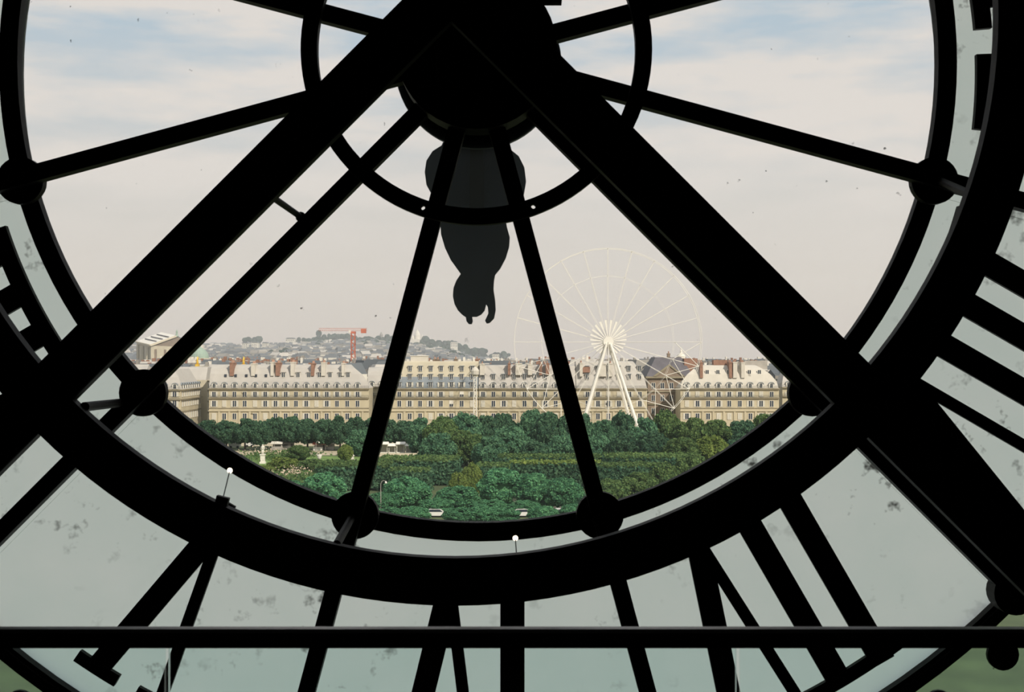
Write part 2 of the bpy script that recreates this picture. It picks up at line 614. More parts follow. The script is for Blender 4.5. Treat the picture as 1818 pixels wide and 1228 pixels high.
# small inner ring with two drilled holes
def ring_with_holes(b, cx, cz, r0, r1, y0, y1, holes, hr, n=96):
    rm = (r0 + r1) / 2
    half = 0.03
    spans = sorted((h - half, h + half) for h in holes)
    a = spans[-1][1] - 2 * math.pi
    for s0, s1 in spans:
        b.arc(cx, cz, r0, r1, a, s0, y0, y1, max(4, int(n * (s0 - a) / (2 * math.pi))))
        mid = (s0 + s1) / 2
        pol = lambda ang, rr: (cx + rr * math.cos(ang), cz + rr * math.sin(ang))
        out = [pol(s0, r0), pol(s0, rm), pol(s0, r1), pol(mid, r1), pol(s1, r1), pol(s1, rm), pol(s1, r0), pol(mid, r0)]
        hc = pol(mid, rm)
        ins = []
        for p in out:
            d = Vector((p[0] - hc[0], p[1] - hc[1])).normalized() * hr
            ins.append((hc[0] + d.x, hc[1] + d.y))
        vs = [(p[0], y0, p[1]) for p in out] + [(p[0], y0, p[1]) for p in ins] + [(p[0], y1, p[1]) for p in out] + [(p[0], y1, p[1]) for p in ins]
        fs = []
        for i in range(8):
            j = (i + 1) % 8
            fs += [(i, j, j + 8, i + 8), (i + 16, i + 24, j + 24, j + 16), (i + 8, j + 8, j + 24, i + 24), (i, i + 16, j + 16, j)]
        b.add(vs, fs)
        a = s1
    return b


hole_a = [math.atan2((HY - py) / F * 5.59 - 1.363, (px - CX) / F * 5.59 - AX) % (2 * math.pi) for px, py in ((750, 371), (947, 367))]
b = ring_with_holes(MB(), AX, AZ, 0.707, 0.780, 5.585, 5.635, hole_a, 0.0105)
b.build('inner_ring', iron, clock)
for k in range(12):
    a = R2(15 + 30 * k)
    MB().bar((AX + 0.742 * math.cos(a), 5.62, AZ + 0.742 * math.sin(a)), (AX + 0.742 * math.cos(a), 5.70, AZ + 0.742 * math.sin(a)), 0.05, 0.05,
             (math.cos(a), 0, math.sin(a))).build('ring_clip', iron, clock)

MB().disc(AX, AZ, 0.357, 5.58, 5.75, 48).build('hub_drum', iron, clock)
MB().arc(AX, AZ, 0.20, 0.391, 0, 2 * math.pi, 5.90, 5.94, 64).build('hub_flange', iron_out, clock)
MB().disc(AX, AZ, 0.20, 5.5, 6.36, 32).build('hub_axle', iron, clock)
g = MB()
p0 = W(742, 150, 5.54)
p1 = W(777, 62, 5.54)
g.box(p0.x, p1.x, 5.53, 5.58, p0.z, p1.z)
g.build('gear_plate', iron_out, clock)
MB().tube(W(778, 145, 5.50), W(778, 55, 5.50), 0.006, 6).build('oil_pipe', steel, clock)
# arbour arm that shows at the top of the frame, right of the drum
MB().bar(W(930, -4, 5.52), W(997, -4, 5.52), 0.055, 0.05).build('arbour_arm', iron, clock)

# the hand outside the glass: lobed counterweight pointing down
HD = 6.30
out_l = [(800, 205), (792, 240), (784, 258), (768, 268), (757, 285), (754, 305), (757, 328), (768, 348), (781, 366), (786, 384), (782, 402), (783, 416), (790, 440),
         (800, 461), (810, 475), (818, 486), (810, 498), (805, 511), (804, 526), (807, 540), (813, 551), (821, 559), (827, 563), (828, 570), (832, 575), (837, 575), (839, 570),
         (838, 562), (846, 562), (854, 558), (860, 551), (863, 540), (866, 545), (867, 556), (861, 569), (864, 574), (869, 573), (877, 565), (880, 550), (879, 533), (876, 513),
         (877, 497), (879, 487), (888, 476), (898, 457), (904, 437), (905, 421), (900, 403), (897, 384), (905, 366), (920, 356), (930, 345), (934, 322), (931, 297), (921, 277),
         (905, 264), (897, 240), (888, 205)]
hand = MB().prism([(W(px, py, HD).x, W(px, py, HD).z) for px, py in out_l], HD, HD + 0.05).build('clock_hand', iron_out, clock)
rp = [(836, 200), (833, 372), (860, 372), (857, 200)]
MB().prism([(W(px, py, HD).x, W(px, py, HD).z) for px, py in rp], HD - 0.015, HD).build('hand_rib', iron, hand)

# ---- numerals
PX = 6.06 / F
RF, RT = 882 * PX, 1262 * PX


def clip(poly, n, d):
    """keep points with n.p <= d"""
    out = []
    for i in range(len(poly)):
        p, q = poly[i], poly[(i + 1) % len(poly)]
        fp, fq = n[0] * p[0] + n[1] * p[1] - d, n[0] * q[0] + n[1] * q[1] - d
        if fp <= 0:
            out.append(p)
        if fp * fq < 0:
            t = fp / (fp - fq)
            out.append((p[0] + t * (q[0] - p[0]), p[1] + t * (q[1] - p[1])))
    return out


def stroke(p, ang, w_pos, w_neg, extra=()):
    """band around the line through p with direction angle ang from radial; from -w_neg to +w_pos across"""
    dx, dr = math.sin(ang), math.cos(ang)
    n = (dr, -dx)
    c = n[0] * p[0] + n[1] * p[1]
    poly = [(-600, 882), (600, 882), (600, 1262), (-600, 1262)]
    poly = clip(poly, n, c + w_pos)
    poly = clip(poly, (-n[0], -n[1]), -(c - w_neg))
    for (nn, dd) in extra:
        poly = clip(poly, nn, dd)
    return poly


def numeral(hour, strokes, serifs):
    th = R2(90 + 30 * hour)
    rx, rz = math.cos(th), math.sin(th)
    tx, tz = math.sin(th), -math.cos(th)
    b = MB()
    for poly in strokes:
        if len(poly) < 3:
            continue
        pts = [(AX + PX * (rx * rr + tx * u), AZ + PX * (rz * rr + tz * u)) for u, rr in poly]
        b.prism(pts[::-1], 6.035, 6.062)
    for (u0, u1, r0, r1) in serifs:
        rm = (r0 + r1) / 2
        a0, a1 = th - u1 / rm, th - u0 / rm
        b.arc(AX, AZ, r0 * PX, r1 * PX, a0, a1, 6.030, 6.062, 8)
    return b.build('numeral', iron, clock)


def L_I(c, half=67):
    st = [stroke((c, 882), 0, 21.5, 21.5)]
    se = [(c - half, c + half, 880, 910), (c - half, c + half, 1240, 1264)]
    return st, se


def L_V(u, lean):
    ha = R2(10.4)
    lean = R2(lean)
    ap = (u, 822)
    ao, at = lean + ha, lean - ha
    no = (math.cos(ao), -math.sin(ao))
    co = no[0] * ap[0] + no[1] * ap[1]
    ni = (math.cos(at), -math.sin(at))
    ci = ni[0] * ap[0] + ni[1] * ap[1]
    lim = [(no, co), ((-ni[0], -ni[1]), -ci)]
    st = [stroke(ap, ao, 0, 41, lim), stroke(ap, at, 21, 0, lim)]
    ut = u + math.tan(ao) * 430 - 21
    un = u + math.tan(at) * 430 + 10
    se = [(ut - 42, ut + 42, 1242, 1264), (un - 46, un + 46, 1242, 1264)]
    return st, se


def L_X(u):
    st = [stroke((u, 1072), R2(14), 20, 20), stroke((u, 1072), R2(-14), 9, 9)]
    se = []
    for sgn in (-1, 1):
        for (r0, r1) in ((880, 910), (1240, 1264)):
            se.append((u + sgn * 47 - 42, u + sgn * 47 + 42, r0, r1))
    return st, se


LAY = {1: [('I', 0)], 2: [('I', 42), ('I', -42)], 3: [('I', 84), ('I', 0), ('I', -84)], 4: [('I', 147, 40), ('I', 67, 40), ('I', -13, 40), ('I', -93, 40)],
       5: [('V', 0, 0)], 6: [('V', 52, 3.4), ('I', -59)], 7: [('V', 72, 8), ('I', -14), ('I', -98)], 8: [('V', 79, 10.6), ('I', 8), ('I', -76), ('I', -157)],
       9: [('I', 36), ('X', -165)], 10: [('X', 0)], 11: [('X', 60), ('I', -75)], 12: [('X', 110), ('I', -20), ('I', -104)]}
for hour, parts in LAY.items():
    ST, SE = [], []
    for p in parts:
        st, se = {'I': L_I, 'V': L_V, 'X': L_X}[p[0]](*p[1:])
        ST += st
        SE += se
    numeral(hour, ST, SE)

# ------------------------------------------------------------------ structural ring and X brace in front of the dial
RD = 5.03
frame = empty('iron_brace', (-0.227, RD, H + 1.363 - 3.6))
tag(frame, 'heavy black iron ring crossed by two diagonal beams standing before the clock dial', 'iron frame')
rc = W(808, 26, RD)
b = MB().arc(rc.x, rc.z, 2.170, 2.360, 0, 2 * math.pi, RD, RD + 0.06, 160)
b.build('ring', iron, frame)


def beam(name, p, q, w, y0, y1):
    p, q = Vector((p[0], 0, p[1])), Vector((q[0], 0, q[1]))
    d = (q - p).normalized()
    n = Vector((-d.z, 0, d.x)) * (w / 2)
    pts = [p - n, q - n, q + n, p + n]
    b = MB().prism([(v.x, v.z) for v in pts], y0, y1)
    # raised edge flanges along both long sides
    for s in (-1, 1):
        m = n * (s * 0.97)
        k = n * (s * 0.90)
        b.prism([(v.x, v.z) for v in (p + m, q + m, q + k, p + k)], y0 - 0.006, y0)
    return b.build(name, iron, frame)


def on_line(sign, c, t):
    """point on pixel line: x + y = c (sign +1) or x - y = c (sign -1) at column t"""
    y = (c - t) if sign > 0 else (t - c)
    v = W(t, y, RD)
    return (v.x, v.z)


beam('beam', on_line(1, 775.5, -380), on_line(1, 775.5, 1880), 88 * RD / F, RD, RD + 0.06)
beam('beam', on_line(-1, 829.0, -330), on_line(-1, 833.0, 2060), 94 * RD / F, RD + 0.001, RD + 0.061)
for (pa, da, pb, db, rr) in (((484, 350), RD + 0.04, (534, 385), 5.69, 0.014), ((150, 722), RD + 0.05, (222, 714), 5.80, 0.020),
                             ((598, 966), RD + 0.05, (628, 912), 5.80, 0.017),
                             ((1722, 345), RD + 0.05, (1662, 318), 5.80, 0.018)):
    MB().tube(W(pa[0], pa[1], da), W(pb[0], pb[1], db), rr, 10).build('tie_rod', iron, frame)
v = W(534, 385, 5.66)
MB().ball(v, 0.024, n=10, m=6).build('rod_end', iron, frame)

# two small dial lamps on the ring
bulb_m = bpy.data.materials.new('lamp_bulb')
bulb_m.use_nodes = True
bb = bulb_m.node_tree.nodes['Principled BSDF']
bb.inputs['Base Color'].default_value = (1, 0.9, 0.75, 1)
bb.inputs['Emission Color'].default_value = (1, 0.86, 0.66, 1)
bb.inputs['Emission Strength'].default_value = 2.2
for (bx, by, ex, ey, dd, lab) in ((394, 892, 408, 835, 5.20, 'tiny lit bulb on a bracket of the ring beside the lower diagonal spoke'),
                                  (918, 1000, 915, 955, 5.20, 'tiny lit bulb under the bottom of the round rim between two spokes')):
    base = W(bx, by, RD + 0.03)
    lamp = empty('dial_lamp', base)
    tag(lamp, lab, 'lamp', 'dial lamps on the iron ring')
    end = W(ex, ey, dd)
    d = (base - W(ex, ey, RD + 0.03)).normalized()
    MB().bar(base - d * 0.025, base + d * 0.05, 0.05, 0.03).build('bracket', iron, lamp)
    MB().tube(base, end, 0.0022, 6).build('stem', iron_out, lamp)
    MB().ball(end, 0.0115, n=12, m=8).build('bulb', bulb_m, lamp, smooth=True)

# ------------------------------------------------------------------ glass balustrade in front of the camera
BD = 2.5
rail = empty('balustrade', (0, BD, FLOOR))
tag(rail, 'black handrail on clear glass panels running across the bottom', 'railing')
zt, zb = Z(1114, BD), Z(1146, BD)
b = MB()
n = 24
prof = [(BD - 0.022, zb), (BD + 0.022, zb), (BD + 0.022, zt - 0.006), (BD + 0.012, zt), (BD - 0.012, zt), (BD - 0.022, zt - 0.006)]
b.prism_x(prof, -5.0, 5.0)
b.build('handrail', steel, rail)
seams = [-5.0, -3.2, X(297, BD), X(1310, BD), 3.0, 5.0]
for x0, x1 in zip(seams[:-1], seams[1:]):
    MB().box(x0 + 0.004, x1 - 0.004, BD - 0.006, BD + 0.006, FLOOR + 0.02, zb + 0.004).build('glass_panel', rail_glass, rail)
MB().box(-5.0, 5.0, BD - 0.03, BD + 0.03, FLOOR, FLOOR + 0.06).build('base_channel', steel, rail)

# ------------------------------------------------------------------ ground and far land
tag(MB().box(-900, 900, 14, 480, -1.0, 0.0).build('ground', earth), kind='structure')


def prof_y(px):
    pts = [(-800, 606), (100, 606), (240, 603), (360, 606), (450, 608), (550, 604), (600, 600), (660, 600), (700, 603), (740, 608), (770, 610), (800, 615), (830, 624), (850, 629),
           (900, 634), (950, 637), (1020, 640), (1150, 642), (1400, 643), (2600, 644)]
    return float(np.interp(px, [p[0] for p in pts], [p[1] for p in pts]))


def terrain(x, D):
    px = CX + x / D * F
    top = Z(prof_y(px) + 3, 3000.0)
    t = min(max((D - 900) / 2100.0, 0), 1)
    t = t * t * (3 - 2 * t)
    return max(top - 12, -40) * t


nx, ny = 90, 40
b = MB()
ds = [478 * (3300 / 478) ** (j / (ny - 1)) for j in range(ny)]
vs = []
for D in ds:
    for i in range(nx):
        px = -900 + i * (3700 / (nx - 1))
        x = X(px, D)
        vs.append((x, D, terrain(x, D) if D < 3050 else terrain(x, D) - 60))
b.add(vs, [(j * nx + i, j * nx + i + 1, (j + 1) * nx + i + 1, (j + 1) * nx + i) for j in range(ny - 1) for i in range(nx - 1)])
tag(b.build('hill', hill_m), kind='structure')

# gravel walks, lawn and roads
tag(MB().box(-160, 160, 392, 428, 0.0, 0.05).build('street', gravel), kind='structure')
tag(MB().box(-110, 30, 356, 372, 0.0, 0.04).build('garden_path', gravel), kind='structure')
tag(MB().box(-95, -34, 318, 352, 0.0, 0.06).build('lawn', grass_m), kind='structure')
tag(MB().box(-60, 60, 226, 236, 0.0, 0.05).build('quay_road', gravel), kind='structure')

# ------------------------------------------------------------------ facades along the street
FD = 430.0
M1 = FD / F      # metres per pixel at the facade


def window_meshes():
    """three kinds of window in local space: origin bottom centre of the opening, facing -y"""
    res = {}
    for kind, w, h in (('tall', 1.42, 2.2), ('short', 1.42, 1.85), ('attic', 1.25, 1.85)):
        f = MB()
        t = 0.11
        f.box(-w / 2, -w / 2 + t, -0.16, 0.02, 0, h).box(w / 2 - t, w / 2, -0.16, 0.02, 0, h)
        f.box(-w / 2 + t, w / 2 - t, -0.16, 0.02, h - t, h).box(-w / 2 + t, w / 2 - t, -0.2, 0.02, 0, 0.1)
        f.box(-0.06, 0.06, -0.13, 0.02, 0.1, h - t)
        p = MB().box(-w / 2 + t, w / 2 - t, -0.07, 0.01, 0.1, h - t)
        sh = MB()
        for s in (-1, 1):
            x0 = s * (w / 2 + 0.02)
            x1 = s * (w / 2 + 0.58)
            sh.box(min(x0, x1), max(x0, x1), -0.14, -0.04, 0.02, h - 0.05)
        bl = MB().box(-w / 2 + t, w / 2 - t, -0.12, -0.05, h * 0.45, h - t)
        cl = MB()
        for s in (-1, 1):
            x0, x1 = s * 0.03, s * (w / 2 - 0.02)
            cl.box(min(x0, x1), max(x0, x1), -0.2, -0.12, 0.05, h - 0.05)
        res[kind] = dict(frame=f.mesh('window', frame_white), pane=p.mesh('pane', pane_dark), shutters=sh.mesh('open_shutters', shutter_m),
                         blind=bl.mesh('blind', frame_white), closed=cl.mesh('closed_shutters', shutter_m), h=h, w=w)
    return res


WIN = window_meshes()
wr = random.Random(11)


def put_window(parent, kind, x, y, z, mode=None, rz=0.0):
    k = WIN[kind]
    o = inst('window', k['frame'], parent, (x, y, z), (0, 0, rz))
    mode = mode or wr.choices(['plain', 'open', 'closed', 'blind'], [4, 6, 1.3, 0.7])[0]
    sub = []
    if mode != 'closed':
        sub.append(('pane', k['pane']))
    if mode == 'open':
        sub.append(('shutters', k['shutters']))
    if mode == 'closed':
        sub.append(('shutters', k['closed']))
    if mode == 'blind':
        sub.append(('blind', k['blind']))
    for nm, me in sub:
        c = bpy.data.objects.new(nm, me)
        COL.objects.link(c)
        c.parent = o
    return o


# arched dormer: cheeks, hood and pane, origin bottom centre on the roof foot
def dormer_meshes():
    w, h = 1.75, 1.75
    d = MB()
    n = 8
    arch = [(-w / 2, 0), (w / 2, 0), (w / 2, h - 0.45)] + [(w / 2 * math.cos(math.pi * i / n), h - 0.45 + 0.62 * math.sin(math.pi * i / n)) for i in range(1, n)] + [(-w / 2, h - 0.45)]
    d.prism(arch, -0.35, 2.2)
    hood = MB()
    pts = []
    for i in range(n + 1):
        a = math.pi * i / n
        pts.append(((w / 2 + 0.16) * math.cos(a), h - 0.45 + 0.78 * math.sin(a)))
    inner = [((w / 2 - 0.02) * math.cos(math.pi * i / n), h - 0.45 + 0.60 * math.sin(math.pi * i / n)) for i in range(n, -1, -1)]
    hood.prism(pts + inner, -0.55, 2.2)
    p = MB()
    p.prism([(-0.42, 0.2), (-0.05, 0.2), (-0.05, 1.62), (-0.42, 1.52)], -0.40, -0.33)
    p.prism([(0.05, 0.2), (0.42, 0.2), (0.42, 1.52), (0.05, 1.62)], -0.40, -0.33)
    return d.mesh('dormer', frame_white), hood.mesh('dormer_hood', slate), p.mesh('pane', pane_dark)


DORM = dormer_meshes()


def put_dormer(parent, x, y, z):
    o = inst('dormer', DORM[0], parent, (x, y, z))
    for nm, me in (('hood', DORM[1]), ('pane', DORM[2])):
        c = bpy.data.objects.new(nm, me)
        COL.objects.link(c)
        c.parent = o
    return o


def chimney(parent, x, y, z0, z1, w=1.1, dep=4.5, mat=None, pots=4):
    b = MB().box(x - w / 2, x + w / 2, y - dep / 2, y + dep / 2, z0, z1)
    b.box(x - w / 2 - 0.12, x + w / 2 + 0.12, y - dep / 2 - 0.12, y + dep / 2 + 0.12, z1 - 0.35, z1 - 0.1)
    o = b.build('chimney', mat or render_w, parent)
    p = MB()
    for i in range(pots):
        yy = y - dep / 2 + dep * (i + 0.5) / pots
        p.lathe([(0.20, 0), (0.16, 0.35), (0.18, 0.7), (0.13, 0.75)], (x, yy, z1), 7)
    p.build('chimney_pots', terra, o)
    return o


CORN = Z(689, FD)     # main cornice
BAL2 = Z(705.5, FD)
BAND = Z(726, FD)


def facade_block(name, label, x0, x1, D, cols, depth=13.0, wall=stone, roof='mansard', ridge=648, roof_mat=None, attic=None, dormers=True, low_slate=False, ends=(0, 0), group=None):
    """one street block between photo columns x0..x1 with window columns cols"""
    m = D / F
    xa, xb = X(x0, D), X(x1, D)
    base = empty(name, ((xa + xb) / 2, D, 0))
    tag(base, label, 'building', group)
    MB().box(xa, xb, D, D + depth, 0, CORN).build('wall', wall, base)
    # arcade piers at street level and pilasters
    pil = (BAND - 0.0)
    for i, c in enumerate(cols):
        x = X(c + (cols[1] - cols[0]) / 2, D)
        if xa + 0.3 < x < xb - 0.3:
            MB().box(x - 0.34, x + 0.34, D - 0.3, D, 0, BAND - 0.6).build('pilaster', wall, base)
    # ledges
    MB().box(xa - 0.2, xb + 0.2, D - 0.75, D + 0.2, CORN - 0.35, CORN).build('cornice', ledge, base)
    MB().box(xa - 0.1, xb + 0.1, D - 0.7, D + 0.1, BAL2 - 0.28, BAL2).build('balcony', ledge, base)
    MB().box(xa - 0.1, xb + 0.1, D - 0.45, D + 0.1, BAND - 0.75, BAND - 0.4).build('band_course', wall, base)
    MB().box(xa - 0.1, xb + 0.1, D - 0.25, D + 0.1, BAND + 0.25, BAND + 0.45).build('band_course', ledge, base)
    for nm, z in (('cornice_railing', CORN), ('balcony_railing', BAL2)):
        r_ = MB()
        r_.box(xa, xb, D - 0.72, D - 0.68, z + 0.72, z + 0.80)
        r_.box(xa, xb, D - 0.72, D - 0.68, z + 0.10, z + 0.16)
        k = int((xb - xa) / 0.45)
        for i in range(k + 1):
            xx = xa + (xb - xa) * i / k
            r_.box(xx - 0.035, xx + 0.035, D - 0.72, D - 0.68, z, z + 0.74)
        r_.build(nm, rail_dark, base)
    for c in cols:
        x = X(c, D)
        put_window(base, 'short', x, D, Z(704.5, D) + 0.05)
        put_window(base, 'tall', x, D, Z(722, D))
        put_window(base, 'tall', x, D, Z(744.5, D), wr.choice(['plain', 'plain', 'open', 'closed']))
    # roof
    zr = Z(ridge, D)
    rm = roof_mat or zinc
    y0 = D + 0.35
    if roof == 'mansard':          # curved lower slope then shallow top
        hgt = zr - CORN
        prof_ = [(y0, CORN), (y0 + 0.5, CORN + hgt * 0.30), (y0 + 1.3, CORN + hgt * 0.60), (y0 + 2.5, CORN + hgt * 0.82), (y0 + 4.4, CORN + hgt * 0.97), (y0 + 6.0, zr),
                 (D + depth - 3, zr), (D + depth, CORN)]
    else:                          # steep straight slope
        hgt = zr - CORN
        prof_ = [(y0, CORN), (y0 + 1.1, CORN + hgt * 0.45), (y0 + 2.6, CORN + hgt * 0.96), (y0 + 3.2, zr), (D + depth - 2, zr), (D + depth, CORN)]
    e0, e1 = ends
    vs = [(xa + e0 * (z - CORN) ** 2 / max(hgt, 1), y, z) for y, z in prof_] + [(xb - e1 * (z - CORN) ** 2 / max(hgt, 1), y, z) for y, z in prof_]
    k = len(prof_)
    rb = MB()
    rb.add(vs, [tuple(range(k)), tuple(range(2 * k - 1, k - 1, -1))] + [(i, i + k, (i + 1) % k + k, (i + 1) % k) for i in range(k)])
    rb.build('roof', rm, base)

    def roof_y(z):
        return float(np.interp(z, [p[1] for p in prof_[:6 if roof == 'mansard' else 4]], [p[0] for p in prof_[:6 if roof == 'mansard' else 4]]))
    if low_slate:
        z1_ = CORN + hgt * 0.42
        MB().add([(xa, y0 - 0.06, CORN), (xb, y0 - 0.06, CORN), (xb, roof_y(z1_) - 0.06, z1_), (xa, roof_y(z1_) - 0.06, z1_),
                  (xa, y0 + 0.2, CORN), (xb, y0 + 0.2, CORN), (xb, roof_y(z1_) + 0.2, z1_), (xa, roof_y(z1_) + 0.2, z1_)],
                 [(0, 1, 2, 3), (7, 6, 5, 4), (0, 4, 5, 1), (3, 2, 6, 7), (0, 3, 7, 4), (1, 5, 6, 2)]).build('slate_skirt', slate, base)
    for c in cols:
        x = X(c, D)
        if dormers:
            put_dormer(base, x, D + 0.45, CORN + 0.05)
        for (ya, yb_) in (attic or []):
            zz = Z(yb_, D)
            if wr.random() < 0.93:
                o = put_window(base, 'attic', x, roof_y(zz) - 0.12, zz, 'plain' if ya < 670 else None)
                hood = MB().box(x - 0.85, x + 0.85, roof_y(zz) - 0.45, roof_y(zz) + 1.2, zz + 1.78, zz + 1.95)
                hood.build('window_hood', slate, base)
    return base, roof_y, CORN, zr


cols1 = [380 + 18.2 * i for i in range(15)]
b1, ry1, cz, zr1 = facade_block('apartment_building', 'long cream apartment building with arched dormers, left of the first near-vertical spoke', 371, 655, FD, cols1, ridge=647, ends=(0, 0.9))
for px, red in ((410, 1), (448, 0), (482, 1), (492, 1), (518, 0), (554, 1), (573, 0), (608, 0)):
    x = X(px, FD)
    chimney(b1, x, FD + 3.3, CORN + 4.2, Z(642 + wr.random() * 3, FD), 0.9 + 0.5 * wr.random(), 4.8, brick if red and wr.random() < 0.5 else render_w)
for px in (399, 417, 436, 453, 471, 502, 528, 547, 566, 585, 603, 617):
    z0 = Z(670, FD)
    if px < 500:
        put = MB().box(X(px, FD) - 0.4, X(px, FD) + 0.4, ry1(z0) - 0.2, ry1(z0) + 0.5, z0 + 0.2, z0 + 1.1).build('skylight', pane_dark, b1)
    else:
        put_window(b1, 'attic', X(px, FD), ry1(z0 + 1) - 0.25, z0, 'plain')
        MB().box(X(px, FD) - 0.8, X(px, FD) + 0.8, ry1(z0 + 1) - 0.5, ry1(z0 + 1) + 1.6, z0 + 1.78, z0 + 1.95).build('window_hood', zinc, b1)

cols2 = [709 + 18.45 * i for i in range(8)]
b2, ry2, cz, zr2 = facade_block('apartment_building', 'taller cream building with three rows of windows in a blue-grey roof', 690, 849, FD, cols2, roof='steep', ridge=641,
                                roof_mat=stone_b, attic=[(678, 687.5), (664, 673.5), (648, 659)], dormers=False, low_slate=True)
MB().box(X(727, FD), X(758, FD), FD + 5, FD + 9, zr2, Z(632, FD)).build('roof_house', render_w, b2)
MB().box(X(726, FD), X(759, FD), FD + 4.8, FD + 9.2, Z(632, FD), Z(631, FD)).build('roof_house_top', white_paint, b2)
for px in (770, 776, 808, 846):
    chimney(b2, X(px, FD), FD + 5.5, zr2 - 1, Z(638 - wr.random() * 2, FD), 1.2, 3.0, brick if px == 846 else slate_brown, 3)

cols3 = [857.5 + 18.45 * i for i in range(9)]
b3, ry3, cz, zr3 = facade_block('apartment_building', 'cream building with pale steep roof between the middle and second near-vertical spoke', 850, 1022, FD, cols3, roof='steep', ridge=648,
                                attic=[(664, 673.5)], dormers=True)
for px, w in ((856, 1.6), (904, 0.9), (921, 2.2), (941, 1.4), (960, 0.9), (972, 1.2), (1003, 1.2)):
    chimney(b3, X(px, FD), FD + 2.6, CORN + 4.5, Z(644 + 4 * wr.random(), FD), w, 4.4, render_w if w > 1.3 else brick, 4)

cols4 = [1043 + 18.6 * i for i in range(6)]
b4, ry4, cz, zr4 = facade_block('apartment_building', 'cream building with tall pale roof standing behind the ferris wheel legs', 1023, 1149, FD, cols4, roof='steep', ridge=641,
                                attic=[(664, 673.5), (649, 659)], dormers=False, ends=(0, 0.5))
for px, w in ((1032, 1.0), (1070, 2.4), (1084, 1.4)):
    chimney(b4, X(px, FD), FD + 2.2, CORN + 4.0, Z(643 + 3 * wr.random(), FD), w, 4.0, render_w, 4)
MB().box(X(1035, FD), X(1048, FD), FD + 1.0, FD + 3.5, Z(661, FD), Z(651, FD)).build('terrace_awning', brick, b4)

cols5 = [1219.5 + 18.8 * i for i in range(9)]
b5, ry5, cz, zr5 = facade_block('apartment_building', 'cream corner building with white curved roof beside the lower end of the wide diagonal beam', 1208, 1383, FD, cols5, ridge=648, ends=(0.9, 0.9), roof_mat=render_w)
for px, w in ((1246, 1.0), (1298, 1.0), (1306, 1.4), (1320, 1.2)):
    chimney(b5, X(px, FD), FD + 3.0, CORN + 3.5, Z(641 + 2 * wr.random(), FD), w, 4.6, brick if w <= 1.0 else render_w)
for px in (1257, 1276, 1295, 1332, 1350):
    z0 = Z(666, FD)
    put_window(b5, 'attic', X(px, FD), ry5(z0 + 1) - 0.3, z0, 'plain')
MB().box(X(1272, FD), X(1297, FD), FD + 6, FD + 10, zr5, Z(639, FD)).build('roof_house', brick, b5)
MB().box(X(1330, FD), X(1372, FD), FD + 9, FD + 12, zr5 - 1.5, Z(640, FD)).build('roof_house', concrete, b5)

facade_block('apartment_building', 'cream building set back behind the first near-vertical spoke', 652, 694, FD + 22, [660, 677, 694 - 4], ridge=652)
# a lower block beyond the right corner, in haze behind the boss
b6, _, _, _ = facade_block('apartment_building', 'cream building set back beyond the corner, next to the white-roofed one', 1389, 1480, FD + 18, [1400 + 17.8 * i for i in range(4)], ridge=655, ends=(0.3, 0))

# corner block across the side street: front face and long side wall facing the street
cD = 416.0
cb, _, _, _ = facade_block('apartment_building', 'cream corner block with its side wall running away up the side street', 262, 321, cD, [274, 292, 310], depth=27.0, ridge=655, ends=(0, 0.5))
xs = X(321, cD)
nwin = 9
for i in range(nwin):
    y = cD + 2 + i * 2.9
    for py in (704.5, 722, 744.5):
        put_window(cb, 'tall' if py > 710 else 'short', xs, y, Z(py, cD), 'plain', math.pi / 2)
    o = put_dormer(cb, xs - 0.45, y, CORN + 0.05)
    o.rotation_euler = (0, 0, math.pi / 2)
MB().box(xs - 0.1, xs + 0.7, cD, cD + 27, BAL2 - 0.28, BAL2).build('balcony', ledge, cb)
MB().box(xs - 0.1, xs + 0.7, cD, cD + 27, CORN - 0.35, CORN).build('cornice', ledge, cb)
MB().box(xs - 0.1, xs + 0.3, cD, cD + 27, BAND - 0.5, BAND - 0.1).build('band_course', ledge, cb)
c2 = empty('apartment_building', (xs, cD + 40, 0))
tag(c2, 'narrow cream building further up the side street, left of the long dormered one', 'building')
MB().box(xs - 14, xs + 1.5, cD + 30, cD + 60, 0, CORN + 2.5).build('wall', stone_b, c2)
MB().prism_x([(cD + 30, CORN + 2.5), (cD + 60, CORN + 2.5), (cD + 57, CORN + 7), (cD + 33, CORN + 7)], xs - 14, xs + 1.0).build('roof', zinc, c2)
for i in range(9):
    for zz in (5.0, 9.0, 13.0, 16.4):
        put_window(c2, 'tall', xs + 1.5, cD + 32 + i * 3.1, zz, 'plain', math.pi / 2)
for zz in (8.3, 12.2, 16.0, CORN + 2.3):
    MB().box(xs + 1.4, xs + 2.0, cD + 30, cD + 60, zz - 0.2, zz).build('ledge', ledge, c2)
for i in range(3):
    put_window(c2, 'tall', xs - 2.5 - i * 3.4, cD + 30, 13.0, 'plain')

facade_block('apartment_building', 'cream building left of the corner block, mostly hidden by the iron ring', 60, 255, 424.0, [70 + 18.6 * i for i in range(10)], ridge=652)
